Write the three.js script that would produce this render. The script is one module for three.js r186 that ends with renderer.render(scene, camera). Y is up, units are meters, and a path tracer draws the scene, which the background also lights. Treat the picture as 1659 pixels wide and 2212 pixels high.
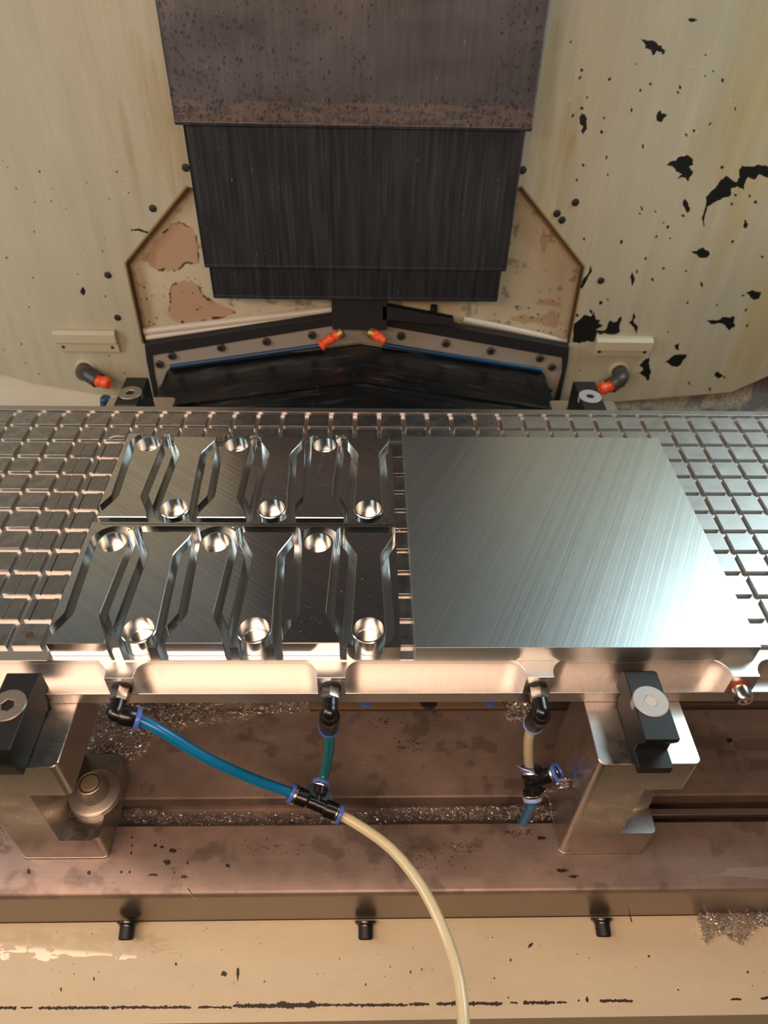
import * as THREE from 'three';
import { RoundedBoxGeometry } from 'three/addons/geometries/RoundedBoxGeometry.js';
import { RectAreaLightUniformsLib } from 'three/addons/lights/RectAreaLightUniformsLib.js';
import { TextGeometry } from 'three/addons/geometries/TextGeometry.js';
import { FontLoader } from 'three/addons/loaders/FontLoader.js';
import { mergeGeometries, toCreasedNormals } from 'three/addons/utils/BufferGeometryUtils.js';

// ------------------------------------------------------------------ frame: millimetres around the fixture plate
// x to the right, y up (0 = top of the plate's pads), z towards the operator. W() turns them into metres of the room.
const W = (x, y, z) => new THREE.Vector3((x - 258) / 1000, (y + 1033) / 1000, z / 1000);

const scene = new THREE.Scene();
scene.background = new THREE.Color(0x000000);

// camera
const CAM = { p: [258.24, 433.17, 625.33], yaw: -0.037034, pitch: -0.742908, roll: 0.029136, f: 1551.77 };
const camera = new THREE.PerspectiveCamera(2 * Math.atan(1106 / CAM.f) * 180 / Math.PI, 1659 / 2212, 0.01, 30);
camera.position.copy(W(...CAM.p));
camera.rotation.order = 'YXZ';
camera.rotation.set(CAM.pitch, CAM.yaw, CAM.roll);
camera.focus = 0.60;
camera.userData.fStop = 7;
scene.add(camera);

// exposure and lights
const renderer = new THREE.WebGLRenderer();
renderer.toneMapping = THREE.LinearToneMapping;
renderer.toneMappingExposure = 1.0;
renderer.shadowMap.enabled = true;
RectAreaLightUniformsLib.init();
function areaLight(color, power, w, h, at, to) {
  const l = new THREE.RectAreaLight(color, power, w, h);
  l.position.copy(W(...at)); l.lookAt(W(...to)); l.castShadow = true; scene.add(l);
  return l;
}
const LAMPS = {
  warm: { color: [1.0, 0.655, 0.465], power: 15.5, w: 1.15, h: 0.15, at: [80, 575, 770], to: [230, -80, 300] },
  cool: { color: [0.72, 0.93, 1.0], power: 8, w: 0.36, h: 0.46, at: [1000, 585, -60], to: [480, 60, 300] },
  side: { color: [0.90, 0.97, 1.0], power: 5.4, w: 0.30, h: 0.80, at: [-760, 430, 330], to: [300, 60, -160] },
};
for (const k in LAMPS) { const L = LAMPS[k]; areaLight(new THREE.Color().setRGB(...L.color), L.power, L.w, L.h, L.at, L.to); }

// ------------------------------------------------------------------ helpers
const rot = new THREE.Matrix4().makeRotationFromEuler(new THREE.Euler(CAM.pitch, CAM.yaw, CAM.roll, 'YXZ'));
const eye = new THREE.Vector3(...CAM.p);
const ray = (px, py) => new THREE.Vector3((px - 829.5) / CAM.f, -(py - 1106) / CAM.f, -1).applyMatrix4(rot);
const cut = (px, py, t) => eye.clone().addScaledVector(ray(px, py), t).toArray();
const onY = (px, py, y) => cut(px, py, (y - eye.y) / ray(px, py).y);           // where a pixel's line of sight meets a level
const onZ = (px, py, z) => cut(px, py, (z - eye.z) / ray(px, py).z);           // ... an upright plane
const away = (px, py, d) => cut(px, py, d);                                     // ... at a distance known from a hose's thickness
const V = (a) => new THREE.Vector3(...a);

let seed = 7;
const rnd = () => { seed = (seed * 1664525 + 1013904223) >>> 0; return seed / 4294967296; };
const rr = (a, b) => a + (b - a) * rnd();
const hash = (x, y, s) => { let h = (x * 374761393 + y * 668265263 + s * 2147483647) | 0; h = Math.imul(h ^ (h >>> 13), 1274126177); h ^= h >>> 16; return (h >>> 0) / 4294967296; };
function vnoise(x, y, s) {
  const i = Math.floor(x), j = Math.floor(y), u = x - i, v = y - j, a = u * u * (3 - 2 * u), b = v * v * (3 - 2 * v);
  return (hash(i, j, s) * (1 - a) + hash(i + 1, j, s) * a) * (1 - b) + (hash(i, j + 1, s) * (1 - a) + hash(i + 1, j + 1, s) * a) * b;
}
const fbm = (x, y, s, n = 4) => { let r = 0, a = 0.5; for (let k = 0; k < n; k++) { r += a * vnoise(x, y, s + k); x *= 2.03; y *= 2.03; a *= 0.5; } return r / (1 - Math.pow(0.5, n)); };
const clamp = (v, a = 0, b = 1) => Math.min(b, Math.max(a, v));
const smooth = (a, b, v) => { v = clamp((v - a) / (b - a)); return v * v * (3 - 2 * v); };

function canvasTex(w, h, pixel, draw, { srgb = true, wrap = false } = {}) {
  const c = document.createElement('canvas'); c.width = w; c.height = h;
  const ctx = c.getContext('2d');
  if (pixel) {
    const im = ctx.createImageData(w, h), d = im.data;
    for (let y = 0, k = 0; y < h; y++) for (let x = 0; x < w; x++, k += 4) { const p = pixel(x, y); d[k] = p[0]; d[k + 1] = p[1]; d[k + 2] = p[2]; d[k + 3] = 255; }
    ctx.putImageData(im, 0, 0);
  }
  if (draw) draw(ctx);
  const t = new THREE.CanvasTexture(c);
  t.colorSpace = srgb ? THREE.SRGBColorSpace : THREE.NoColorSpace;
  t.magFilter = THREE.LinearFilter;
  if (wrap) t.wrapS = t.wrapT = THREE.RepeatWrapping;
  return t;
}
const grey = (v) => { v = clamp(v) * 255; return [v, v, v]; };

// geometry in mm
const flat = (g) => (g.index ? g.toNonIndexed() : g);
function flip(g) {                                                               // turn every triangle round
  g = flat(g);
  for (const n of Object.keys(g.attributes)) {
    const a = g.attributes[n], s = a.itemSize;
    for (let t = 0; t < a.count; t += 3) for (let k = 0; k < s; k++) { const q = a.array[(t + 1) * s + k]; a.array[(t + 1) * s + k] = a.array[(t + 2) * s + k]; a.array[(t + 2) * s + k] = q; }
  }
  return g;
}
function remap(g, fn, turn) {                                                    // move vertices by fn, keep the faces outward
  g = flat(g); const p = g.attributes.position;
  for (let i = 0; i < p.count; i++) p.setXYZ(i, ...fn(p.getX(i), p.getY(i), p.getZ(i)));
  if (turn) g = flip(g);
  g.deleteAttribute('normal');
  return toCreasedNormals(g, 0.55);
}
const shapeOf = (pts) => new THREE.Shape(pts.map(([a, b]) => new THREE.Vector2(a, b)));
const exo = (depth, bevel, seg = 1) => (bevel ? { depth: depth - 2 * bevel, bevelEnabled: true, bevelThickness: bevel, bevelSize: bevel, bevelOffset: -bevel, bevelSegments: seg, curveSegments: 24 } : { depth, bevelEnabled: false, curveSegments: 24 });
const asShape = (s) => (Array.isArray(s) ? shapeOf(s) : s);
const exZ = (s, z0, z1, b = 0) => remap(new THREE.ExtrudeGeometry(asShape(s), exo(z1 - z0, b)), (x, y, z) => [x, y, z0 + b + z]);           // shape in x, y
const exY = (s, y0, y1, b = 0) => remap(new THREE.ExtrudeGeometry(asShape(s), exo(y1 - y0, b)), (x, z, d) => [x, y0 + b + d, z], true);     // shape in x, z
const exX = (s, x0, x1, b = 0) => remap(new THREE.ExtrudeGeometry(asShape(s), exo(x1 - x0, b)), (z, y, d) => [x0 + b + d, y, z], true);     // shape in z, y
const box = (x0, x1, y0, y1, z0, z1, r = 0) => (r ? new RoundedBoxGeometry(x1 - x0, y1 - y0, z1 - z0, 2, r) : new THREE.BoxGeometry(x1 - x0, y1 - y0, z1 - z0)).translate((x0 + x1) / 2, (y0 + y1) / 2, (z0 + z1) / 2);
function along(g, a, b) {                                                        // a solid built along +y from 0, set from a towards b
  const d = V(b).sub(V(a)).normalize();
  return g.applyQuaternion(new THREE.Quaternion().setFromUnitVectors(new THREE.Vector3(0, 1, 0), d)).translate(...a);
}
const len = (a, b) => V(a).distanceTo(V(b));
const cyl = (a, b, r0, r1 = r0, n = 24) => { const l = len(a, b); return along(new THREE.CylinderGeometry(r1, r0, l, n).translate(0, l / 2, 0), a, b); };
const lathe = (a, b, pts, n = 28) => along(toCreasedNormals(new THREE.LatheGeometry(pts.map(([r, t]) => new THREE.Vector2(Math.max(r, 0.001), t)), n), 0.6), a, b);
const tube = (pts, r, n = 40, m = 12) => new THREE.TubeGeometry(new THREE.CatmullRomCurve3(pts.map(V), false, 'centripetal'), n, r, m);
const join = (...gs) => mergeGeometries(gs.map((g) => { g = flat(g); if (!g.attributes.normal) g.computeVertexNormals(); for (const n of Object.keys(g.attributes)) if (!['position', 'normal', 'uv'].includes(n)) g.deleteAttribute(n); return g; }));
const mix = (a, b, t) => a.map((v, i) => v + (b[i] - v) * t);

// uv: from the face's own side of a box, in steps of s mm; or a picture laid on one plane
function boxUV(g, s = 100, turned = false, ox = 0, oz = 0) {
  g = flat(g); const p = g.attributes.position, uv = new Float32Array(p.count * 2), a = new THREE.Vector3(), b = new THREE.Vector3(), c = new THREE.Vector3();
  for (let t = 0; t < p.count; t += 3) {
    a.fromBufferAttribute(p, t); b.fromBufferAttribute(p, t + 1).sub(a); c.fromBufferAttribute(p, t + 2).sub(a); b.cross(c);
    const nx = Math.abs(b.x), ny = Math.abs(b.y), nz = Math.abs(b.z);
    for (let k = 0; k < 3; k++) {
      const x = p.getX(t + k), y = p.getY(t + k), z = p.getZ(t + k);
      const q = ny >= nx && ny >= nz ? [x - ox, oz - z] : nz >= nx ? [x, y] : [z, y];
      uv[(t + k) * 2] = (turned ? q[1] : q[0]) / s; uv[(t + k) * 2 + 1] = (turned ? q[0] : q[1]) / s;
    }
  }
  g.setAttribute('uv', new THREE.BufferAttribute(uv, 2));
  return g;
}
function twoFinish(g) {                                                           // slot 0: faces looking up, slot 1: the rest
  g = flat(g); const p = g.attributes.position, up = [], rest = [], a = new THREE.Vector3(), b = new THREE.Vector3(), c = new THREE.Vector3();
  for (let t = 0; t < p.count; t += 3) { a.fromBufferAttribute(p, t); b.fromBufferAttribute(p, t + 1).sub(a); c.fromBufferAttribute(p, t + 2).sub(a); b.cross(c).normalize(); (b.y > 0.95 ? up : rest).push(t); }
  const o = new THREE.BufferGeometry();
  for (const n of Object.keys(g.attributes)) { const at = g.attributes[n], s = at.itemSize, q = new Float32Array(at.array.length); let k = 0; for (const t of [...up, ...rest]) for (let i = 0; i < 3 * s; i++) q[k++] = at.array[t * s + i]; o.setAttribute(n, new THREE.BufferAttribute(q, s)); }
  o.addGroup(0, up.length * 3, 0); o.addGroup(up.length * 3, rest.length * 3, 1);
  return o;
}
function planeUV(g, fn) {
  g = flat(g); const p = g.attributes.position, uv = new Float32Array(p.count * 2);
  for (let i = 0; i < p.count; i++) { const q = fn(p.getX(i), p.getY(i), p.getZ(i)); uv[i * 2] = q[0]; uv[i * 2 + 1] = q[1]; }
  g.setAttribute('uv', new THREE.BufferAttribute(uv, 2));
  return g;
}

// things and parts
const origin = new Map(), used = new Map();
const numbered = (n) => { const k = used.get(n) || 0; used.set(n, k + 1); return k ? `${n}_${String(k).padStart(3, '0')}` : n; };
function tag(o, label, category, group, kind) {
  if (label) o.userData.label = label;
  if (category) o.userData.category = category;
  if (group) o.userData.group = group;
  if (kind) o.userData.kind = kind;
  return o;
}
function thing(name, label, category, at, group, kind) {
  const o = new THREE.Group(); o.name = numbered(name); o.position.copy(W(...at)); origin.set(o, at); scene.add(o);
  return tag(o, label, category, group, kind);
}
function mesh(g, m) { const o = new THREE.Mesh(g, m); o.castShadow = o.receiveShadow = true; return o; }
function part(parent, name, g, m, label, kind) {
  const at = origin.get(parent);
  const o = mesh(g.translate(-at[0], -at[1], -at[2]).scale(0.001, 0.001, 0.001), m);
  o.name = name; origin.set(o, at); parent.add(o);
  if (label) o.userData.label = label;
  if (kind) o.userData.kind = kind;
  return o;
}
function single(name, label, category, g, m, at, group, kind) {
  const o = mesh(g.translate(-at[0], -at[1], -at[2]).scale(0.001, 0.001, 0.001), m);
  o.name = numbered(name); o.position.copy(W(...at)); origin.set(o, at); scene.add(o);
  return tag(o, label, category, group, kind);
}
function copyOf(o, name, label, dx, dy, dz) {
  const c = o.clone(); c.name = numbered(name); c.position.add(new THREE.Vector3(dx, dy, dz).multiplyScalar(0.001));
  c.userData = { ...o.userData, label }; scene.add(c);
  return c;
}

// ------------------------------------------------------------------ materials
const M = {};
const mat = (o) => new THREE.MeshStandardMaterial(o);
const phys = (o) => new THREE.MeshPhysicalMaterial(o);
const lin = (r, g, b) => new THREE.Color().setRGB(r, g, b);

// milling marks: parallel tool paths as height; angle in the plan of the plate
function millTex(angle, pitch, size, s) {
  const n = 1024, ca = Math.cos(angle), sa = Math.sin(angle);
  return canvasTex(n, n, (x, y) => {
    const u = x / n * size, v = y / n * size, t = u * ca + v * sa, l = -u * sa + v * ca;
    const w = t / pitch + 0.10 * Math.sin(l * 0.03) + 0.25 * hash(Math.floor(t / pitch), 1, s);
    const k = Math.floor(w), fr = w - k, h = hash(k, 3, s);
    return grey(0.3 + 0.34 * Math.pow(fr, 1.6) * (0.4 + h) + 0.10 * vnoise(t * 1.6, l * 0.015, s + 5) + 0.10 * h);
  }, null, { srgb: false, wrap: true });
}
function millTone(angle, pitch, size, s) {                                        // streaks of brighter and duller cut metal
  const n = 1024, ca = Math.cos(angle), sa = Math.sin(angle);
  return canvasTex(n, n, (x, y) => {
    const u = x / n * size, v = y / n * size, t = u * ca + v * sa, l = -u * sa + v * ca, k = Math.floor(t / pitch), fr = t / pitch - k;
    return grey(0.86 + 0.10 * (hash(k, 4, s) - 0.5) + 0.07 * Math.sin(fr * Math.PI) + 0.10 * (vnoise(t * 2.6, l * 0.02, s + 2) - 0.5) + 0.05 * (fbm(u * 0.06, v * 0.06, s + 7, 3) - 0.5));
  }, null, { srgb: false, wrap: true });
}
const brushTex = canvasTex(1024, 1024, (x, y) => grey(0.5 * vnoise(x * 0.012, y * 0.5, 21) + 0.35 * vnoise(x * 0.03, y * 0.16, 23) + 0.15 * fbm(x * 0.02, y * 0.02, 25, 3)), null, { srgb: false, wrap: true });
const scuffTex = canvasTex(1024, 1024, (x, y) => grey(0.45 + 0.5 * (fbm(x * 0.012, y * 0.012, 31, 5) - 0.5) + 0.25 * (vnoise(x * 0.3, y * 0.02, 33) - 0.5) + 0.12 * (vnoise(x * 0.7, y * 0.7, 35) - 0.5)), (c) => {
  for (let k = 0; k < 260; k++) { c.strokeStyle = `rgba(${rnd() < 0.5 ? '255,255,255' : '0,0,0'},${rr(0.05, 0.25)})`; c.lineWidth = rr(0.5, 1.6); const x = rnd() * 1024, y = rnd() * 1024, a = rr(-1, 1), l = rr(10, 90); c.beginPath(); c.moveTo(x, y); c.quadraticCurveTo(x + l * 0.5 * Math.cos(a), y + l * 0.5 * Math.sin(a) + rr(-6, 6), x + l * Math.cos(a), y + l * Math.sin(a)); c.stroke(); }
}, { srgb: false, wrap: true });
const padTex = canvasTex(1024, 1024, (x, y) => grey(0.5 + 0.22 * (fbm(x * 0.01, y * 0.01, 71, 4) - 0.5) + 0.10 * (vnoise(x * 0.25, y * 0.25, 73) - 0.5)), (c) => { for (let k = 0; k < 500; k++) { c.strokeStyle = `rgba(${rnd() < 0.5 ? '255,255,255' : '0,0,0'},${rr(0.03, 0.10)})`; c.lineWidth = rr(0.5, 1.4); const x = rnd() * 1024, y = rnd() * 1024; c.beginPath(); c.arc(x, y, rr(30, 120), rr(0, 6), rr(6, 7)); c.stroke(); } }, { srgb: false, wrap: true });
// pad tops painted darker for the shade they mirror, plus grime, smears and scratches
const stainShade = (s, amount) => canvasTex(1024, 1024, (x, y) => { const a = fbm(x * 0.009, y * 0.014, s, 5), b = smooth(0.40, 0.56, a), c = smooth(0.55, 0.7, fbm(x * 0.05, y * 0.012, s + 11, 4)), g = vnoise(x * 0.4, y * 0.4, s + 5); return grey(1 - amount * (0.55 + 0.3 * b + 0.15 * c) - 0.05 * (g - 0.5)); }, (c) => { for (let k = 0; k < 260; k++) { c.strokeStyle = `rgba(${rnd() < 0.4 ? '255,255,255' : '60,54,48'},${rr(0.04, 0.16)})`; c.lineWidth = rr(0.6, 1.8); const x = rnd() * 1024, y = rnd() * 1024, l = rr(20, 120), a = rr(-0.4, 0.4); c.beginPath(); c.moveTo(x, y); c.lineTo(x + l * Math.cos(a), y + l * Math.sin(a)); c.stroke(); } }, { srgb: false, wrap: true });
const stainShadeA = stainShade(741, 0.42), stainShadeB = stainShade(761, 0.12);  // left pads get the deeper painted shade, right pads only a little
const blotchTex = canvasTex(512, 512, (x, y) => { const f = fbm(x * 0.02, y * 0.02, 41, 5), q = fbm(x * 0.09, y * 0.09, 47, 3); return grey(0.62 + 0.5 * (f - 0.5) + 0.2 * (q - 0.5)); }, null, { srgb: false, wrap: true });

M.blank = mat({ color: lin(0.66, 0.71, 0.70), metalness: 1, roughness: 0.35, map: millTone(0.46, 3.0, 260, 51), bumpMap: millTex(0.46, 3.0, 260, 51), bumpScale: 0.00004 });
M.cutTop = mat({ color: lin(0.64, 0.65, 0.64), metalness: 1, roughness: 0.22, map: millTone(-0.9, 4.6, 260, 61), bumpMap: millTex(-0.9, 4.6, 260, 61), bumpScale: 0.00008 });
M.cutSide = mat({ color: lin(0.64, 0.65, 0.64), metalness: 1, roughness: 0.2, bumpMap: blotchTex, bumpScale: 0.00002 });
M.blankSide = mat({ color: lin(0.66, 0.71, 0.70), metalness: 1, roughness: 0.36, bumpMap: blotchTex, bumpScale: 0.00003 });
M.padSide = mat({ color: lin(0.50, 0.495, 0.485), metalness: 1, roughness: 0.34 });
M.floor = mat({ color: lin(0.64, 0.65, 0.64), metalness: 1, roughness: 0.3 });
M.burr = mat({ color: lin(0.64, 0.65, 0.64), metalness: 1, roughness: 0.25, side: THREE.DoubleSide });
M.pads = [0, 1, 2, 3].map((k) => mat({ color: lin(0.50, 0.495, 0.485), map: [stainShadeA, stainShadeB, stainShadeA, stainShadeB][k], metalness: 1, roughness: [0.70, 0.66, 0.76, 0.80][k], roughnessMap: padTex, bumpMap: padTex, bumpScale: 0.00002 }));
M.plate = phys({ color: lin(0.70, 0.67, 0.64), metalness: 1, roughness: 0.38, bumpMap: brushTex, bumpScale: 0.00007 });
M.riser = mat({ color: lin(0.58, 0.545, 0.51), metalness: 1, roughness: 0.52, roughnessMap: blotchTex, bumpMap: blotchTex, bumpScale: 0.00001 });
M.blackSteel = mat({ color: lin(0.009, 0.0095, 0.0105), metalness: 0.2, roughness: 0.5, bumpMap: scuffTex, bumpScale: 0.00012 });
M.screw = mat({ color: lin(0.36, 0.32, 0.28), metalness: 0.9, roughness: 0.45, bumpMap: scuffTex, bumpScale: 0.00004 });
M.screwDull = mat({ color: lin(0.40, 0.395, 0.38), metalness: 0.35, roughness: 0.55, bumpMap: scuffTex, bumpScale: 0.00008 });
M.filler = mat({ color: lin(0.50, 0.49, 0.46), metalness: 0.1, roughness: 0.7 });
M.dark = mat({ color: lin(0.012, 0.012, 0.012), roughness: 0.6 });
M.rubber = mat({ color: lin(0.010, 0.010, 0.010), roughness: 0.62 });
M.washer = mat({ color: lin(0.42, 0.39, 0.335), metalness: 0.85, roughness: 0.45, bumpMap: scuffTex, bumpScale: 0.00008 });
M.nickel = mat({ color: lin(0.72, 0.68, 0.62), metalness: 1, roughness: 0.22 });
M.steelRing = mat({ color: lin(0.7, 0.62, 0.52), metalness: 1, roughness: 0.25 });
M.blackPlastic = phys({ color: lin(0.006, 0.006, 0.007), roughness: 0.28, clearcoat: 0.3, clearcoatRoughness: 0.2 });
M.collar = mat({ color: lin(0.07, 0.14, 0.52), roughness: 0.35 });
M.collarPale = mat({ color: lin(0.30, 0.40, 0.72), roughness: 0.45 });
M.hoseBlue = phys({ color: lin(0.004, 0.16, 0.36), roughness: 0.28, clearcoat: 0.2 });
M.hoseTeal = phys({ color: lin(0.004, 0.13, 0.16), roughness: 0.3, clearcoat: 0.2 });
M.hoseYellow = phys({ color: lin(0.60, 0.54, 0.34), roughness: 0.22, transmission: 0, clearcoat: 0.3, clearcoatRoughness: 0.15 });
M.redSeal = mat({ color: lin(0.25, 0.03, 0.01), roughness: 0.5 });
M.orange = mat({ color: lin(0.80, 0.085, 0.015), roughness: 0.42 });
M.brass = mat({ color: lin(0.42, 0.26, 0.07), metalness: 0.8, roughness: 0.45 });
M.elbowGrey = mat({ color: lin(0.055, 0.05, 0.042), metalness: 0.3, roughness: 0.42 });
M.blueStrip = mat({ color: lin(0.004, 0.045, 0.11), roughness: 0.3 });
M.chip = mat({ color: lin(0.90, 0.87, 0.84), metalness: 0.9, roughness: 0.36, side: THREE.DoubleSide });
M.roomGrey = mat({ color: lin(0.20, 0.19, 0.17), roughness: 0.9 });
M.casting = mat({ color: lin(0.34, 0.38, 0.38), roughness: 0.8 });
M.roomFloor = mat({ color: lin(0.12, 0.11, 0.10), roughness: 0.8 });
M.lampBody = mat({ color: lin(0.3, 0.3, 0.3), roughness: 0.5 });

// ------------------------------------------------------------------ painted back wall of the machine
const ZW = -230;
const WR = { x0: -330, x1: 900, y0: -160, y1: 520, w: 2048, h: 1132 };
const wx = (x) => (x - WR.x0) / (WR.x1 - WR.x0) * WR.w, wy = (y) => (WR.y1 - y) / (WR.y1 - WR.y0) * WR.h;
const onWall = (px, py) => { const p = onZ(px, py, ZW); return [wx(p[0]), wy(p[1])]; };
function poly(c, pts, at) { c.beginPath(); pts.forEach((q, i) => { const [x, y] = at(...q); i ? c.lineTo(x, y) : c.moveTo(x, y); }); c.closePath(); c.fill(); }
function ragged(px, py, w, h, turn = 0, n = 14) { const o = []; for (let k = 0; k < n; k++) { const a = k / n * 6.283, r = rr(0.55, 1.1), x = Math.cos(a) * r * w / 2, y = Math.sin(a) * r * h / 2; o.push([px + x * Math.cos(turn) - y * Math.sin(turn), py + x * Math.sin(turn) + y * Math.cos(turn)]); } return o; }
const torn = (pts, amp = 1.6, n = 3) => pts.flatMap((a, i) => { const b = pts[(i + 1) % pts.length]; return Array.from({ length: n }, (_, k) => [a[0] + (b[0] - a[0]) * k / n + (k ? rr(-amp, amp) : 0), a[1] + (b[1] - a[1]) * k / n + (k ? rr(-amp, amp) : 0)]); });
const hexLine = [[408, 405], [275, 570], [312, 742]], hexLineR = [[1122, 405], [1258, 578], [1226, 742]];
const wallTex = canvasTex(WR.w, WR.h, (x, y) => {
  const st = fbm(x * 0.055, y * 0.004, 101, 4) - 0.5, bl = fbm(x * 0.004, y * 0.003, 111, 4) - 0.5, fine = vnoise(x * 0.45, y * 0.03, 121) - 0.5, gr = vnoise(x * 0.9, y * 0.9, 123) - 0.5;
  const v = 1 + 0.09 * st + 0.10 * bl + 0.03 * fine + 0.03 * gr, y2 = smooth(0.5, 0.78, fbm(x * 0.0075, y * 0.0022, 131, 4));
  return [clamp(174 * v, 0, 255), clamp((171 - 10 * y2) * v, 0, 255), clamp((148 - 26 * y2) * v, 0, 255)];
}, (c) => {
  // yellowed runs beside the column cover
  for (let k = 0; k < 60; k++) { const L = k % 2, px = L ? rr(250, 405) : rr(1150, 1260), py = rr(-20, 300), [x, y] = onWall(px, py); const hgt = rr(60, 260); c.fillStyle = `rgba(${132 + rr(-14, 14)},${104 + rr(-10, 10)},52,${rr(0.03, 0.09)})`; c.beginPath(); c.ellipse(x, y + hgt / 2, rr(3, 16), hgt / 2, 0, 0, 6.3); c.fill(); }
  // rusty sealant along the cut-out
  for (const line of [hexLine, hexLineR]) for (const [lw, col] of [[13, 'rgba(120,92,52,0.55)'], [7, 'rgba(84,58,28,0.85)'], [3, 'rgba(40,26,12,0.9)']]) { c.strokeStyle = col; c.lineWidth = lw; c.lineJoin = 'round'; c.beginPath(); line.forEach((q, i) => { const [x, y] = onWall(...q); i ? c.lineTo(x, y) : c.moveTo(x, y); }); c.stroke(); }
  // bare black patches where the paint has flaked off
  c.fillStyle = 'rgb(16,17,15)';
  const flakes = [
    [[1383, 83], [1397, 88], [1410, 88], [1420, 95], [1428, 99], [1430, 104], [1437, 107], [1428, 112], [1418, 110], [1412, 119], [1408, 113], [1408, 107], [1393, 105], [1394, 96]],
    [[1257, 244], [1264, 250], [1268, 258], [1267, 268], [1268, 278], [1260, 290], [1256, 286], [1260, 272], [1252, 266], [1252, 256]],
    [[1424, 240], [1429, 246], [1441, 246], [1434, 255], [1428, 264], [1420, 262], [1418, 250]],
    [[1440, 357], [1448, 349], [1460, 348], [1465, 340], [1483, 335], [1495, 342], [1497, 355], [1488, 360], [1497, 370], [1487, 392], [1477, 383], [1462, 386], [1474, 376], [1460, 370], [1456, 362]],
    [[1525, 425], [1540, 410], [1552, 398], [1557, 388], [1570, 380], [1580, 388], [1590, 394], [1598, 384], [1597, 370], [1602, 358], [1622, 360], [1640, 356], [1659, 360], [1690, 372], [1690, 388], [1659, 384], [1640, 376], [1630, 388], [1616, 382], [1608, 398], [1607, 410], [1592, 402], [1578, 408], [1578, 422], [1560, 428], [1545, 436], [1528, 446], [1522, 470], [1521, 492], [1516, 470], [1524, 448]],
    [[1479, 430], [1487, 440], [1490, 455], [1484, 459], [1475, 442]], [[1608, 474], [1616, 484], [1613, 494], [1606, 490]],
    [[1493, 543], [1508, 540], [1518, 534], [1528, 541], [1534, 550], [1526, 556], [1510, 556], [1504, 549]],
    [[1262, 680], [1276, 684], [1284, 672], [1287, 690], [1300, 690], [1292, 698], [1302, 704], [1286, 712], [1306, 714], [1318, 692], [1328, 696], [1343, 684], [1338, 704], [1339, 716], [1326, 723], [1308, 720], [1296, 722], [1290, 718], [1284, 738], [1268, 736], [1252, 742], [1236, 738], [1240, 700]],
    [[1525, 693], [1545, 692], [1556, 690], [1560, 684], [1574, 686], [1587, 684], [1584, 698], [1588, 704], [1576, 714], [1566, 702], [1550, 698], [1536, 700]],
    [[1432, 784], [1448, 774], [1456, 767], [1484, 766], [1472, 786], [1460, 793], [1448, 788], [1438, 782]],
    [[1393, 777], [1402, 772], [1403, 790], [1406, 806], [1400, 823], [1390, 812], [1379, 806], [1390, 798], [1381, 788]],
    [[1486, 40], [1494, 39], [1506, 42], [1500, 47], [1488, 45]], [[1612, 632], [1626, 627], [1645, 633], [1638, 646], [1628, 648], [1620, 640]],
    [[1276, 573], [1279, 584], [1270, 600], [1256, 625], [1252, 620], [1262, 600], [1271, 590]],
    [[1369, 676], [1373, 684], [1368, 692], [1378, 708], [1374, 722], [1369, 706], [1359, 698], [1366, 690]], [[1366, 588], [1371, 600], [1366, 618], [1361, 598]],
    [[1544, 805], [1552, 803], [1562, 812], [1552, 818], [1543, 812]], [[1458, 745], [1468, 740], [1466, 757], [1460, 754]], [[1530, 840], [1536, 836], [1534, 846]],
    [[282, 495], [300, 494], [320, 500], [318, 504], [298, 498], [284, 499]], [[176, 622], [182, 620], [184, 632], [178, 640], [174, 630]],
    [[28, 828], [36, 822], [58, 826], [44, 832]], [[118, 864], [126, 862], [130, 872], [120, 870]], [[1204, 772], [1210, 778], [1206, 792], [1196, 784]],
  ];
  for (const f of flakes) poly(c, torn(f), onWall);
  for (let k = 0; k < 70; k++) { const px = rr(1225, 1655), py = rr(60, 850); if (px < 1160 + py * 0.1) continue; poly(c, ragged(px, py, rr(3, 8), rr(4, 12), rr(-0.6, 0.6), 8), onWall); }
  for (let k = 0; k < 34; k++) poly(c, ragged(rr(0, 300), rr(330, 860), rr(2, 5), rr(2, 6), 0, 7), onWall);
  c.fillStyle = 'rgba(235,232,215,0.7)';
  for (let k = 0; k < 120; k++) { const [x, y] = onWall(rr(0, 1659), rr(0, 860)); c.fillRect(x, y, rr(1, 2.5), rr(1, 2.5)); }
});
M.wall = mat({ map: wallTex, roughness: 0.46 });
const wallUV = (g) => planeUV(g, (x, y) => [(x - WR.x0) / (WR.x1 - WR.x0), (y - WR.y0) / (WR.y1 - WR.y0)]);
const q = (px, py, z = ZW) => onZ(px, py, z).slice(0, 2);
const wallPts = [[-900, -60], q(0, 805), q(60, 825), q(215, 852), [-35, -141], q(312, 742), q(275, 570), q(408, 405), q(1122, 405), q(1258, 578), q(1226, 742), [528, -141], q(1290, 871), q(1580, 847), q(1659, 812), [1400, 160], [1400, 556], [1000, 548], [828, 532], [720, 516], [630, 497], [560, 466], [500, 430], [440, 382], [376, 330], [118, 330], [54, 382], [-6, 430], [-66, 466], [-136, 497], [-226, 516], [-334, 532], [-900, 556]];
const wallBack = thing('wall_back', 'cream painted sheet metal back wall of the machine with flaked black patches', 'wall', [258, -60, ZW], null, 'structure');
part(wallBack, 'sheet', wallUV(exZ(wallPts, ZW - 4, ZW)), M.wall);
for (const [px, py] of [[330, 450], [233, 594], [254, 686], [1203, 461], [1214, 475], [1243, 437], [1298, 606], [401, 362], [1129, 367]]) { const p = onZ(px, py, ZW); part(wallBack, 'plug', lathe(p, [p[0], p[1], p[2] + 1], [[0, 0], [4.4, 0], [4.4, 0.8], [3, 1.6], [0, 1.7]], 14), M.dark, 'small black plug'); }

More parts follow.
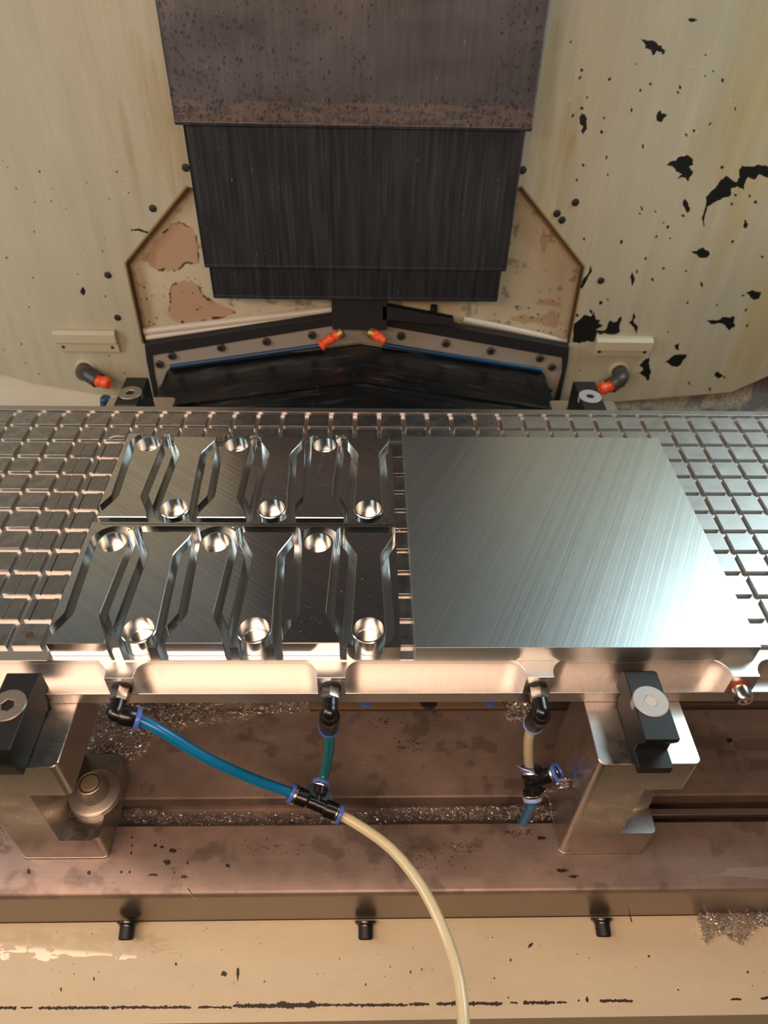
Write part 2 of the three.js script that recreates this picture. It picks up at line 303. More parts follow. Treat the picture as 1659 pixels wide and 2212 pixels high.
// the panel behind the cut-out, with bare brown filler where paint has gone
const PZ = -242, PR = { x0: -60, x1: 560, y0: -70, y1: 170 };
const onPanel = (px, py) => { const p = onZ(px, py, PZ); return [(p[0] - PR.x0) / 620 * 1024, (PR.y1 - p[1]) / 240 * 396]; };
const panelTex = canvasTex(1024, 396, (x, y) => { const v = 1 + 0.12 * (fbm(x * 0.03, y * 0.012, 201, 4) - 0.5) + 0.05 * (vnoise(x * 0.8, y * 0.8, 203) - 0.5), d = smooth(0.62, 0.8, fbm(x * 0.05, y * 0.05, 205, 4)) * 0.25; return [186 * v * (1 - d), 177 * v * (1 - d), 150 * v * (1 - d)]; }, (c) => {
  const brown = [[[352, 505], [365, 485], [383, 477], [400, 488], [416, 490], [424, 520], [432, 570], [400, 566], [385, 580], [368, 585], [345, 582], [320, 570], [322, 545], [330, 525]], [[372, 615], [395, 605], [420, 612], [440, 640], [470, 655], [505, 670], [503, 680], [440, 690], [400, 700], [372, 690], [365, 660]]];
  c.fillStyle = 'rgb(78,60,40)'; for (const b of brown) poly(c, torn(torn(b.map(([x, y], i) => [x + (i % 2 ? 3 : -1), y + (i % 3 ? 3 : -1)]), 5, 3), 2, 2), onPanel);
  c.fillStyle = 'rgb(172,144,116)'; for (const b of brown) poly(c, torn(torn(b, 5, 3), 1.5, 2), onPanel);
  c.fillStyle = 'rgba(150,112,74,0.42)'; for (const [x, y, w, h] of [[1140, 690, 90, 22], [1190, 655, 60, 20], [880, 672, 60, 16], [1175, 520, 18, 70], [1190, 690, 40, 40], [330, 560, 20, 30]]) poly(c, ragged(x, y, w, h), onPanel);
  c.fillStyle = 'rgb(40,30,20)'; for (let k = 0; k < 40; k++) poly(c, ragged(rr(300, 520), rr(600, 705), rr(2, 6), rr(2, 5), 0, 7), onPanel); for (let k = 0; k < 30; k++) poly(c, ragged(rr(1080, 1230), rr(640, 720), rr(2, 8), rr(2, 4), 0, 7), onPanel);
  c.fillStyle = 'rgb(104,18,20)'; poly(c, [[458, 684], [478, 684], [474, 694], [460, 694]], onPanel);
  for (const line of [hexLine, hexLineR]) for (const [lw, col] of [[26, 'rgba(138,110,70,0.22)'], [12, 'rgba(110,74,34,0.5)']]) { c.strokeStyle = col; c.lineWidth = lw; c.beginPath(); line.forEach((p, i) => { const [x, y] = onPanel(...p); i ? c.lineTo(x, y) : c.moveTo(x, y); }); c.stroke(); }
});
M.panel = mat({ map: panelTex, roughness: 0.5 });
M.bead = mat({ color: lin(0.55, 0.51, 0.42), roughness: 0.25, bumpMap: blotchTex, bumpScale: 0.0006 });
const panel = thing('trim_1', 'cream recessed panel with bare brown filler patches behind the column cover', 'panel', [247, 50, PZ], null, 'structure');
part(panel, 'sheet', planeUV(box(-60, 560, -70, 170, PZ - 3, PZ), (x, y) => [(x - PR.x0) / 620, (y - PR.y0) / 240]), M.panel);
part(panel, 'bead', boxUV(tube([onZ(312, 716, -238), onZ(500, 694, -238), onZ(722, 668, -238)], 5, 20, 10), 40), M.bead, 'glossy cream sealing bead');
part(panel, 'bead', boxUV(tube([onZ(1000, 690, -238), onZ(1110, 712, -238), onZ(1224, 738, -238)], 4.4, 20, 10), 40), M.bead, 'glossy cream sealing bead');
part(panel, 'rail', tube([onZ(316, 729, -236), onZ(720, 679, -236)], 4, 12, 8), M.bead);
part(panel, 'rail', tube([onZ(840, 676, -236), onZ(1222, 750, -236)], 4, 12, 8), M.bead);

// ------------------------------------------------------------------ telescopic column cover
const CR = { x0: 60, x1: 432, y0: 20, y1: 520 };
const cx = (x) => (x - CR.x0) / 372 * 1024, cy = (y) => (CR.y1 - y) / 500 * 1376;
const coverTex = canvasTex(1024, 1376, (x, y) => {
  const mmY = CR.y1 - y / 1376 * 500, up = mmY > 228, st = vnoise(x * 0.35, y * 0.006, 301) * 0.5 + vnoise(x * 0.09, y * 0.01, 303) * 0.5, gr = vnoise(x * 0.9, y * 0.8, 305);
  if (!up) { const v = 54 + 34 * (st - 0.5) + 8 * (gr - 0.5) + 10 * smooth(0.7, 0.95, vnoise(x * 0.2, y * 0.004, 307)); return [v * 0.93, v * 0.98, v * 1.06]; }
  const cell = fbm(x * 0.11, y * 0.09, 311, 2), film = fbm(x * 0.006, y * 0.012, 313, 3), sp = smooth(0.56, 0.66, cell) * (0.35 + 0.65 * smooth(0.35, 0.6, film)) * clamp(smooth(520, 120, x) + smooth(262, 244, mmY) + 0.12 + 0.5 * smooth(880, 1000, x)), edge = smooth(232, 244, mmY) * 0 + (mmY < 248 ? 1 : 0) * smooth(0.3, 0.6, fbm(x * 0.02, y * 0.1, 317, 3));
  let r = 92 + 30 * (film - 0.5) + 16 * (st - 0.5), g = r * 0.985, b = r * 1.02;
  r += 22 * edge; g += 12 * edge; b += 4 * edge;
  return [r, g, b];
}, (c) => {
  for (let k = 0; k < 1500; k++) { const low = k % 3 === 0, x = low ? rr(0, 1024) : rnd() < 0.8 ? 560 * Math.pow(rnd(), 1.4) : 1024 - 130 * rnd(), y = low ? 800 - 70 * Math.pow(rnd(), 1.5) : rr(300, 800), r0 = rr(1.6, 4.2); c.fillStyle = `rgba(38,30,24,${rr(0.12, 0.42)})`; c.beginPath(); c.ellipse(x, y, r0, r0 * rr(0.8, 1.7), 0, 0, 6.3); c.fill(); }
  for (let k = 0; k < 190; k++) { const x = rr(0, 1024), y = rr(0, 1376), l = rr(2, 12); c.strokeStyle = `rgba(200,200,205,${rr(0.12, 0.55)})`; c.lineWidth = rr(0.8, 2); c.beginPath(); c.moveTo(x, y); c.quadraticCurveTo(x + rr(-3, 3), y + l / 2, x + rr(-2, 2), y + l); c.stroke(); }
  for (let k = 0; k < 26; k++) { const x = rr(0, 1024), y = rr(800, 1376); c.strokeStyle = `rgba(150,152,158,${rr(0.05, 0.16)})`; c.lineWidth = rr(1, 5); c.beginPath(); c.moveTo(x, y); c.lineTo(x + rr(-2, 2), y + rr(60, 300)); c.stroke(); }
});
M.cover = mat({ map: coverTex, metalness: 0.55, roughness: 0.42, bumpMap: brushTex, bumpScale: 0.00003 });
const coverUV = (g) => planeUV(g, (x, y) => [(x - CR.x0) / 372, (y - CR.y0) / 500]);
const cover = thing('telescopic_cover', 'dark steel telescopic cover in three stepped sections hanging down the machine column', 'way cover', [247, 200, -200]);
for (const [x0, x1, y0, y1, z] of [[65, 428, 226, 900, -180], [71.5, 423.5, 73.5, 900, -187], [75, 419.5, 32, 300, -194]]) {
  const s = part(cover, 'section', coverUV(exY([[x0, -246], [x0, z + 1.5], [x0 + 1.5, z], [x1 - 1.5, z], [x1, z + 1.5], [x1, -246], [x1 - 2, -246], [x1 - 2, z - 2], [x0 + 2, z - 2], [x0 + 2, -246]], y0, y1)), M.cover);
  part(s, 'lip', coverUV(box(x0 + 0.5, x1 - 0.5, y0 - 1, y0 + 3, z - 1.5, z + 1.2, 0.8)), M.cover);
}

// ------------------------------------------------------------------ wiper frame and the roof-shaped cover below the column
const FZ = -224;
const f2 = (px, py) => onZ(px, py, FZ).slice(0, 2);
M.frame = mat({ color: lin(0.37, 0.335, 0.28), metalness: 0.3, roughness: 0.5, bumpMap: scuffTex, bumpScale: 0.0001 });
const frame = thing('wiper_frame', 'grey roof-shaped wiper frame screwed below the column with blue edge strip', 'wiper frame', [247, -90, FZ]);
part(frame, 'plate', boxUV(exZ([f2(330, 765), f2(775, 692), f2(1213, 770), f2(1214, 800), f2(1188, 905), f2(1160, 905), f2(1172, 800), f2(779, 737), f2(366, 794), f2(352, 905), f2(322, 905), f2(334, 800)], FZ, FZ + 3, 0.4), 100), M.frame);
part(frame, 'gasket', exZ([f2(314, 741), f2(716, 680), f2(778, 672), f2(835, 676), f2(1228, 746), f2(1226, 775), f2(1199, 905), f2(1186, 905), f2(1212, 800), f2(1213, 769), f2(775, 691), f2(331, 764), f2(334, 800), f2(356, 905), f2(344, 905), f2(318, 775)].slice(0), FZ - 8, FZ + 5, 0.5), M.rubber);
part(frame, 'edge_strip', tube([onZ(368, 792, FZ + 4), onZ(560, 765, FZ + 4), onZ(700, 745, FZ + 4)], 3.2, 20, 8), M.blueStrip, 'blue wiper strip');
part(frame, 'edge_strip', tube([onZ(826, 744, FZ + 4), onZ(1000, 772, FZ + 4), onZ(1169, 799, FZ + 4)], 3.2, 20, 8), M.blueStrip, 'blue wiper strip');
for (const [px, py] of [[372, 768], [478, 750], [576, 737], [674, 723], [345, 786], [352, 838], [866, 725], [963, 741], [1060, 757], [1166, 773], [1192, 792], [1184, 842]]) {
  const p = onZ(px, py, FZ + 3), s = part(frame, 'screw', lathe(p, [p[0], p[1], p[2] + 1], [[0, 0], [5.6, 0], [5.6, 2.6], [4.6, 3.6], [2.8, 3.7], [2.8, 1.5], [0, 1.5]], 16), M.elbowGrey);
  part(s, 'socket', cyl([p[0], p[1], p[2] + 1.5], [p[0], p[1], p[2] + 1.9], 2.7, 2.7, 6), M.dark);
}
const roofTex = canvasTex(1024, 512, (x, y) => { const s = fbm(x * 0.01, y * 0.08, 401, 4), l = smooth(0.6, 0.85, fbm(x * 0.015, y * 0.06, 405, 4)); const v = 34 + 26 * (s - 0.5) + 34 * l; return [v * 0.92, v, v * 1.05]; }, (c) => { for (let k = 0; k < 160; k++) { c.fillStyle = `rgba(170,172,175,${rr(0.2, 0.7)})`; c.fillRect(rr(0, 1024), rr(0, 512), rr(1, 4), rr(1, 4)); } });
M.roof = mat({ map: roofTex, metalness: 0.5, roughness: 0.3 });
const roofCover = thing('roof_shaped_cover', 'dark roof-shaped sliding steel cover between the column and the fixture plate', 'way cover', [250, -90, -120]);
const apex = onZ(779, 740, FZ), eaveL = onZ(362, 797, FZ), eaveR = onZ(1174, 803, FZ);
for (const [z0, z1, dy, dx] of [[FZ + 3.5, -132, 0, 0], [-140, -12, -3.5, 4]]) {
  const A = [apex[0], apex[1] + dy], L = [eaveL[0] - dx, eaveL[1] + dy], R = [eaveR[0] + dx, eaveR[1] + dy];
  part(roofCover, 'section', planeUV(exZ([[L[0], L[1] - 40], L, A, R, [R[0], R[1] - 40], [R[0] - 2, R[1] - 40], [R[0] - 2, R[1] - 2], [A[0], A[1] - 2], [L[0] + 2, L[1] - 2], [L[0] + 2, L[1] - 40]], z0, z1), (x, y, z) => [(x + 20) / 540, (z + 230) / 230]), M.roof);
}
// manifold block with two short nozzles over the ridge
const man = thing('coolant_manifold', 'black coolant manifold block under the column cover between two orange nozzles', 'manifold', [252, 0, -205]);
const m0 = onZ(716, 656, -200), m1 = onZ(836, 712, -200);
part(man, 'block', box(m0[0], m1[0], m1[1], m0[1] + 12, -222, -198, 1), M.rubber);
part(man, 'arm', exZ([onZ(826, 660, -199).slice(0, 2), onZ(980, 690, -199).slice(0, 2), onZ(980, 704, -199).slice(0, 2), onZ(826, 690, -199).slice(0, 2)], -210, -198, 0.5), M.rubber);
function nozzle(name, label, a, b, wide) {                                        // brass root, two orange links, flat or round mouth
  const d = V(b).sub(V(a)).normalize(), l = len(a, b), at = (t) => V(a).addScaledVector(d, t * l).toArray();
  const t = thing(name, label, 'nozzle', a, 'orange coolant nozzles');
  part(t, 'brass_nut', lathe(a, b, [[0, -1], [6.5, -1], [7, 1], [7, 6], [5.5, 8], [0, 8]], 12), M.brass);
  part(t, 'link', lathe(at(0.12), b, [[0, 0], [6, 0], [6.8, 2], [6.6, 6], [4.6, 9], [4.8, 10]], 20), M.orange);
  part(t, 'link', lathe(at(0.42), b, [[0, 0], [5.6, 0], [6.6, 2], [6.2, 6], [4.4, 9], [4.4, 10]], 20), M.orange);
  const m = lathe(at(0.62), b, [[0, 0], [5, 0], [5.6, 2], [4.4, 6], [wide ? 8 : 4.2, l * 0.38], [wide ? 7 : 3, l * 0.38], [0, l * 0.30]], 20);
  part(t, 'mouth', m, M.orange);
  return t;
}
nozzle('coolant_nozzle', 'orange coolant nozzle with flared mouth hanging left off the black manifold block', onZ(739, 717, -200), onZ(693, 746, -196), true);
nozzle('coolant_nozzle', 'short orange coolant nozzle pointing right off the black manifold block', onZ(800, 717, -200), onZ(832, 737, -190), false);
// elbows with nozzles in the wall, and the two angle brackets above them
function wallNozzle(label, c, mid, tip, root) {
  const t = thing('elbow_nozzle', label, 'nozzle', onZ(...root, ZW), 'wall nozzles');
  const r0 = onZ(...root, ZW), r1 = onZ(...c, ZW + 26), r2 = onZ(...mid, ZW + 34), r3 = onZ(...tip, ZW + 40);
  part(t, 'flange', lathe(r0, [r0[0], r0[1], r0[2] + 1], [[0, 0], [14, 0], [14, 1.5], [11, 3], [0, 3]], 20), M.wallPlain);
  part(t, 'elbow', tube([r0, [r0[0], r0[1], r0[2] + 12], r1, mix(r1, r2, 0.6), r2], 10.5, 24, 14), M.elbowGrey);
  const d = V(r3).sub(V(r2)).normalize(), e = (k) => V(r2).addScaledVector(d, k).toArray();
  part(t, 'link', lathe(e(-2), r3, [[0, 0], [8, 0], [8.6, 3], [6, 9], [6, 10]], 18), M.orange);
  part(t, 'mouth', lathe(e(7), r3, [[0, 0], [6.5, 0], [8.2, 3], [7.6, 9], [5.4, 11], [0, 10]], 18), M.orange);
}
M.wallPlain = mat({ color: lin(0.47, 0.42, 0.29), roughness: 0.45 });
wallNozzle('dark elbow with orange coolant nozzle beside the bracket left of the column', [190, 808], [212, 822], [236, 828], [186, 795]);
wallNozzle('dark elbow with orange coolant nozzle beside the bracket next to flaked paint', [1340, 818], [1318, 834], [1300, 840], [1336, 800]);
for (const [pts, label] of [[[[118, 712], [250, 714], [258, 758], [124, 758]], 'cream angle bracket above the dark elbow left of the column'], [[[1284, 728], [1408, 731], [1404, 768], [1284, 768]], 'cream angle bracket below flaked black paint right of the column']]) {
  const [a, b, c, d] = pts.map((p) => onZ(...p, ZW + 4)), t = thing('angle_bracket', label, 'bracket', mix(a, c, 0.5), 'angle brackets on the back wall');
  const x0 = (a[0] + d[0]) / 2, x1 = (b[0] + c[0]) / 2, yt = (a[1] + b[1]) / 2, yb = (c[1] + d[1]) / 2;
  part(t, 'angle', exX([[ZW, yt], [ZW + 6, yt], [ZW + 10, yt - 4], [ZW + 10, yt - 16], [ZW + 7, yb + 12], [ZW + 6, yb], [ZW, yb]], x0, x1, 0.6), M.wallPlain);
  for (const s of [0.1, 0.9]) { const sx = x0 + (x1 - x0) * s; part(t, 'screw', cyl([sx, yb + 7, ZW + 4], [sx, yb + 7, ZW + 7], 2.6, 2.2, 12), M.dark); }
}
// sloping trays under the wall
const speck = canvasTex(1024, 512, (x, y) => { const n = fbm(x * 0.018, y * 0.03, 501, 4), k = smooth(0.42, 0.6, n), s = vnoise(x * 0.7, y * 0.7, 503), v = 0.7 + 0.6 * (s - 0.5); return mix([168, 158, 130], [92, 92, 94], k * (0.4 + 0.6 * s)).map((c) => c * v + 10); });
M.tray = mat({ map: speck, roughness: 0.6 });
part(thing('trim_2', 'chip covered sloping tray below the right side of the back wall', 'tray', [800, -150, -150], null, 'structure'), 'sheet', planeUV(exX([[ZW - 26, -90], [ZW, -147], [-70, -300], [-70, -304], [ZW - 2, -151], [ZW - 28, -92]], 540, 1400), (x, y, z) => [(x - 540) / 400, (z + 240) / 180]), M.tray);
part(thing('trim_3', 'cream sloping tray below the left side of the back wall', 'tray', [-250, -150, -150], null, 'structure'), 'sheet', exX([[ZW - 26, -85], [ZW, -136], [-70, -300], [-70, -304], [ZW - 2, -140], [ZW - 28, -87]], -900, -36), M.wallPlain);

// ------------------------------------------------------------------ machine table with its T-slot, front guard and label bar
const T = -183;
const TR = { x0: -60, x1: 620, z0: 225, z1: 410 };
const onTable = (px, py) => { const p = onY(px, py, T); return [(p[0] - TR.x0) / 680 * 2048, (p[2] - TR.z0) / 185 * 557]; };
const tableTex = canvasTex(2048, 557, (x, y) => {
  const n = fbm(x * 0.006, y * 0.01, 601, 4), s = fbm(x * 0.03, y * 0.03, 603, 4), d = smooth(0.60, 0.74, fbm(x * 0.016, y * 0.018, 605, 4)), st = vnoise(x * 0.01, y * 0.5, 607);
  const v = (1 + 0.28 * (n - 0.5) + 0.16 * (s - 0.5) + 0.05 * (st - 0.5)) * (1 - 0.16 * d);
  return [138 * v, 122 * v, 113 * v];
}, (c) => {
  c.fillStyle = 'rgba(34,26,22,0.85)';
  for (const [x, y, w, h] of [[1115, 1415, 30, 26], [1160, 1425, 34, 24], [1240, 1450, 52, 40], [1200, 1535, 70, 50], [1345, 1540, 20, 26], [1100, 1625, 80, 26], [640, 1610, 30, 44], [205, 1600, 36, 50], [945, 1355, 20, 20], [945, 1415, 18, 18], [940, 1470, 14, 40], [870, 1605, 24, 24], [930, 1605, 18, 26], [1250, 1610, 16, 16], [1320, 1640, 60, 30], [1630, 1560, 40, 30]]) poly(c, ragged(x / 3.318, 1400 + y / 3.318, w / 3.318, h / 3.318, 0, 16), onTable);
  for (const [x, y, w, h] of [[1170, 1810, 26, 8], [1215, 1880, 30, 10], [1240, 1893, 24, 8], [1575, 1600, 16, 14], [1640, 1660, 20, 18], [1460, 1555, 60, 12], [1400, 1600, 24, 8]]) poly(c, ragged(x, y, w, h, 0, 14), onTable);
  for (const [x, y, w, h, a] of [[840, 1560, 90, 40, 0.35], [890, 1610, 60, 30, 0.45], [330, 1575, 120, 50, 0.4], [600, 1835, 130, 22, 0.3], [930, 1850, 120, 60, 0.4], [1000, 1830, 60, 20, 0.4], [1290, 1560, 90, 60, 0.5], [1120, 1800, 60, 14, 0.6]]) for (let k = 0; k < 26; k++) { c.fillStyle = `rgba(40,30,26,${a * rr(0.3, 0.9)})`; poly(c, ragged(x + rr(-w, w) / 2, y + rr(-h, h) / 2, rr(3, 14), rr(3, 8), 0, 9), onTable); }
  for (let k = 0; k < 240; k++) { c.fillStyle = `rgba(36,28,24,${rr(0.3, 0.8)})`; poly(c, ragged(rr(0, 1659), rr(1530, 1920), rr(1.5, 5), rr(1.5, 4), 0, 7), onTable); }
  c.fillStyle = 'rgba(168,164,160,0.55)'; poly(c, [[1575, 1875], [1659, 1872], [1700, 1872], [1700, 1902], [1640, 1898], [1570, 1892], [1548, 1890], [1566, 1884]], onTable);
});
M.table = mat({ map: tableTex, metalness: 0.45, roughness: 0.42, bumpMap: scuffTex, bumpScale: 0.00004 });
M.tableSide = mat({ color: lin(0.30, 0.255, 0.215), metalness: 0.75, roughness: 0.3, bumpMap: brushTex, bumpScale: 0.00003 });
const tableUV = (g) => planeUV(g, (x, y, z) => [(x - TR.x0) / 680, 1 - (z - TR.z0) / 185]);
const table = thing('machine_table', 'brown stained steel machine table with a T-slot full of chips', 'machine table', [258, T, 320]);
part(table, 'front_strip', tableUV(exX([[351.5, T - 20], [351.5, T - 1.2], [352.7, T], [404.5, T], [406.5, T - 1.2], [406.5, T - 9], [351.5, T - 9]].map((p) => p).slice(0, 6).concat([[351.5, T - 9]]).filter((p, i) => i !== 0), -900, 1400)), M.table);
part(table, 'front_face', boxUV(box(-900, 1400, T - 100, T - 4, 352, 406.2), 120), M.tableSide);
part(table, 'rear_strip', tableUV(exX([[240, T - 30], [240, T - 1.5], [241.5, T], [326.5, T], [328, T - 1.5], [328, T - 14], [320, T - 14], [320, T - 30]], -900, 1400)), M.table);
part(table, 'slot_floor', tableUV(exX([[240, T - 60], [240, T - 30], [320, T - 30], [320, T - 38], [351.9, T - 38], [351.9, T - 60]], -900, 1400)), M.table);
part(table, 'slot_ledge', box(500, 1400, T - 18, T - 9, 336, 342, 0.6), M.tableSide);
part(table, 'back_strip', boxUV(box(-900, 1400, T - 60, T, -74, 222, 1), 120), M.tableSide);
part(table, 'back_slot_floor', boxUV(box(-900, 1400, T - 60, T - 20, 222, 240), 120), M.tableSide);

// label bar lying behind the strip, dark print on brown, blue and black round plugs
const bar = thing('label_bar', 'brown label bar with dark lettering and round plugs under the fixture plate', 'bar', [310, T - 8, 230]);
const barTex = canvasTex(2048, 220, (x, y) => { const v = 1 + 0.1 * (fbm(x * 0.01, y * 0.06, 701, 3) - 0.5); return [128 * v, 104 * v, 82 * v]; }, (c) => {
  c.fillStyle = 'rgb(34,26,20)'; c.font = 'bold 120px sans-serif'; c.textBaseline = 'alphabetic';
  const tx = (px) => { const p = onY(px, 1524, T + 0.5); return (p[0] - 205) / 205 * 2048; };
  c.fillText('HE', tx(668), 150); c.fillText('NG', tx(731), 150); c.font = 'bold 100px sans-serif'; c.fillText('80Nm', tx(972), 140); c.font = 'italic 100px sans-serif'; c.fillText('Art. Nr', tx(1086), 160);
});
part(bar, 'strip', planeUV(box(205, 410, T - 8, T + 0.5, 219, 238.5, 0.6), (x, y, z) => [(x - 205) / 205, (238.5 - z) / 19.5]), mat({ map: barTex, roughness: 0.5, metalness: 0.2 }));
for (const [px, r, m] of [[790, 6.5, M.collar], [926, 8.6, M.dark], [1058, 6, M.collar]]) { const p = onY(px, 1516, T + 0.5); part(bar, 'plug', lathe([p[0], T + 0.3, p[2]], [p[0], T + 2, p[2]], [[0, 0], [r, 0], [r, 1.2], [r - 1.4, 1.8], [r - 1.6, 1], [0, 1]], 28), m); }

// cream front guard, sloping down towards the operator
const GS = 19.8 * Math.PI / 180, G0 = [-245, 411], gd = [-Math.sin(GS), Math.cos(GS)];
const onGuard = (px, py) => { const n = new THREE.Vector3(0, Math.cos(GS), Math.sin(GS)), p0 = new THREE.Vector3(0, ...G0), d = ray(px, py); return cut(px, py, p0.clone().sub(eye).dot(n) / d.dot(n)); };
const gLen = (p) => (p[2] - G0[1]) / gd[1];
const gEnd = gLen(onGuard(830, 2184));
const guardAt = (px, py) => { const p = onGuard(px, py); return [(p[0] + 60) / 680 * 2048, clamp(gLen(p) / gEnd, -0.05, 1.05) * 300]; };
const guardTex = canvasTex(2048, 300, (x, y) => { const v = 1 + 0.05 * (fbm(x * 0.008, y * 0.012, 801, 4) - 0.5) + 0.03 * (fbm(x * 0.05, y * 0.05, 803, 3) - 0.5); return [200 * v, 189 * v, 160 * v]; }, (c) => {
  c.fillStyle = 'rgb(38,26,18)';
  for (const [x, y, w, h, a] of [[483, 2103, 16, 14, 0], [514, 2104, 6, 34, 0], [203, 2115, 4, 12, 0], [132, 2138, 4, 14, 0], [380, 2083, 5, 8, 0], [571, 2120, 3, 7, 0.3], [513, 2165, 5, 5, 0], [790, 2127, 4, 7, 0.3], [1146, 2041, 18, 7, -0.8], [1103, 2074, 4, 10, 0], [887, 2100, 4, 9, 0], [911, 2094, 3, 9, 0], [1402, 2066, 6, 8, 0], [1465, 2138, 5, 5, 0], [1615, 2100, 5, 8, 0.3], [1268, 2159, 7, 14, 0], [1250, 2161, 5, 6, 0], [1098, 2155, 5, 4, 0], [1273, 2070, 3, 3, 0], [1594, 2159, 10, 4, 0], [980, 2074, 5, 5, 0], [1068, 2113, 4, 5, 0]]) poly(c, ragged(x, y, w, h, a, 10), guardAt);
  // worn black line along the bent edge
  for (const [x0, x1, y, w] of [[0, 35, 2179, 5], [45, 70, 2179, 3], [85, 232, 2179, 5], [242, 408, 2178, 5], [430, 500, 2178, 4], [505, 625, 2175, 7], [600, 680, 2173, 9], [680, 880, 2173, 5], [886, 925, 2171, 5], [945, 1085, 2170, 6], [1103, 1115, 2168, 4], [1133, 1195, 2168, 6], [1204, 1222, 2167, 4], [1297, 1366, 2164, 5], [1580, 1600, 2160, 4], [1645, 1700, 2158, 4]]) for (let x = x0; x < x1; x += 5) poly(c, ragged(x + 2, y - 2 + rr(-0.8, 0.8), 10, w * rr(1.1, 2.0), 0, 8), guardAt);
  for (let k = 0; k < 60; k++) { c.fillStyle = 'rgb(60,44,30)'; poly(c, ragged(rr(0, 1659), rr(1990, 2150), rr(1, 4), rr(1, 4), 0, 6), guardAt); }
  for (let x = 0; x < 1659; x += 3) if (fbm(x * 0.01, 2, 811, 3) > 0.5) { c.fillStyle = 'rgb(30,20,14)'; poly(c, ragged(x, 1987 - x * 0.004, 6, rr(1, 3.5), 0, 6), guardAt); }
});
// dried coolant film: dull islands on the gloss
const guardRough = canvasTex(2048, 300, (x, y) => grey(0.62 + 0.16 * (fbm(x * 0.02, y * 0.02, 823, 3) - 0.5)), (c) => {   // wet coolant film at the left end
  c.fillStyle = 'rgb(22,22,22)';
  for (let k = 0; k < 150; k++) { const px = k < 120 ? rr(-60, 375) : rr(-60, 300), py = 2037 + rr(-30, 30) * (k % 3 ? 0.7 : 1); poly(c, ragged(px, py, rr(14, 70), rr(4, 22), 0, 16), guardAt); }
  c.fillStyle = 'rgb(150,150,150)';
  for (const [x, y, w, h] of [[308, 2050, 52, 46], [255, 2050, 34, 44], [150, 2030, 34, 30], [60, 2034, 8, 50], [20, 2045, 40, 20], [110, 2050, 20, 16]]) poly(c, ragged(x, y, w, h, 0, 20), guardAt);
}, { srgb: false });
M.guard = mat({ map: guardTex, roughness: 1, roughnessMap: guardRough });
M.guardPlain = mat({ color: lin(0.55, 0.46, 0.30), roughness: 0.5 });
M.guardLow = mat({ color: lin(0.565, 0.50, 0.35), roughness: 0.55, bumpMap: blotchTex, bumpScale: 0.0004 });
const guard = thing('front_guard', 'cream painted front guard sloping below the table edge with chipped edges', 'guard', [258, -260, 440]);
const ge = [G0[0] + gd[0] * gEnd, G0[1] + gd[1] * gEnd];
part(guard, 'slope', planeUV(exX([[406.7, G0[0] - 0.2], [G0[1], G0[0]], [ge[1], ge[0]], [ge[1] - 1, ge[0] - 3], [G0[1], G0[0] - 3], [406.7, G0[0] - 3]], -900, 1400), (x, y, z) => [(x + 60) / 680, 1 - ((z - G0[1]) / gd[1]) / gEnd]), M.guard);
part(guard, 'skirt', boxUV(exX([[ge[1], ge[0]], [ge[1] + 6, ge[0] - 1.5], [ge[1] + 14, ge[0] - 120], [ge[1] + 12, ge[0] - 120], [ge[1] + 4, ge[0] - 3.5], [ge[1] - 1, ge[0] - 3]], -900, 1400), 100), M.guardLow);
for (const [px, py, label] of [[277, 1993, 'black socket screw in the table front below the riser with the hex socket clamp'], [790, 1993, 'black socket screw in the table front midway, beside the long yellow hose'], [1300, 1987, 'black socket screw in the table front, the one beside the heap of chips']]) {
  const p = onZ(px, py, 411), e = [p[0], p[1] - 7, p[2] + 20], t = thing('socket_screw', label, 'screw', p, 'socket screws along the table front');
  part(t, 'washer', lathe(V(p).addScaledVector(V(e).sub(V(p)).normalize(), -1.5).toArray(), e, [[0, 0], [9.2, 0], [9.2, 1.6], [8.6, 2.4], [7.2, 2.8], [7.2, 4], [0, 4]], 24), M.blackPlastic);
  const h = part(t, 'head', lathe(p, e, [[0, 1], [6.2, 1], [6.2, 11.5], [5.4, 12.6], [3.2, 12.6], [3.2, 8], [0, 8]], 24), M.blackSteel);
  part(h, 'socket', cyl(V(p).addScaledVector(V(e).sub(V(p)).normalize(), 8).toArray(), V(p).addScaledVector(V(e).sub(V(p)).normalize(), 8.6).toArray(), 3.1, 3.1, 6), M.dark);
}

// ------------------------------------------------------------------ fixture plate
const PX0 = -205, PX1 = 845;
function plateOutline(z0) {
  const s = new THREE.Shape(); const zi = 313.3, zo = 328.4, r = 13;
  s.moveTo(PX0, z0); s.lineTo(PX0, zi);
  for (let k = -2; k < 5; k++) {
    const a = 95 + 150 * k, b = a + 130; if (b < PX0 || a < PX0 || b > PX1) continue;
    if (k === -2) continue;
    s.lineTo(a, zo); s.lineTo(a, zi + r * 0.999); s.absarc(a + r, zi + r, r, Math.PI, Math.PI * 1.5, false); s.lineTo(b - r, zi); s.absarc(b - r, zi + r, r, Math.PI * 1.5, Math.PI * 2, false); s.lineTo(b, zo);
  }
  s.lineTo(PX1, zo); s.lineTo(PX1, z0);
  return s;
}
const plate = thing('fixture_plate', 'aluminium vacuum fixture plate with grid of square pads carrying the blanks', 'fixture plate', [258, -32, 160]);
part(plate, 'base', boxUV(box(PX0, PX1, -32, -20, -8, 328.4, 0.8), 100, true), M.plate);
const body = part(plate, 'body', boxUV(exY(plateOutline(-8), -20, -4), 100, true), M.plate);
part(plate, 'rail', boxUV(exY(plateOutline(305), -4, 0, 0.3), 100, true), M.plate);
part(plate, 'rail', boxUV(box(PX0, PX1, -4, 0, -8, 0, 0.3), 100), M.pads[1]);
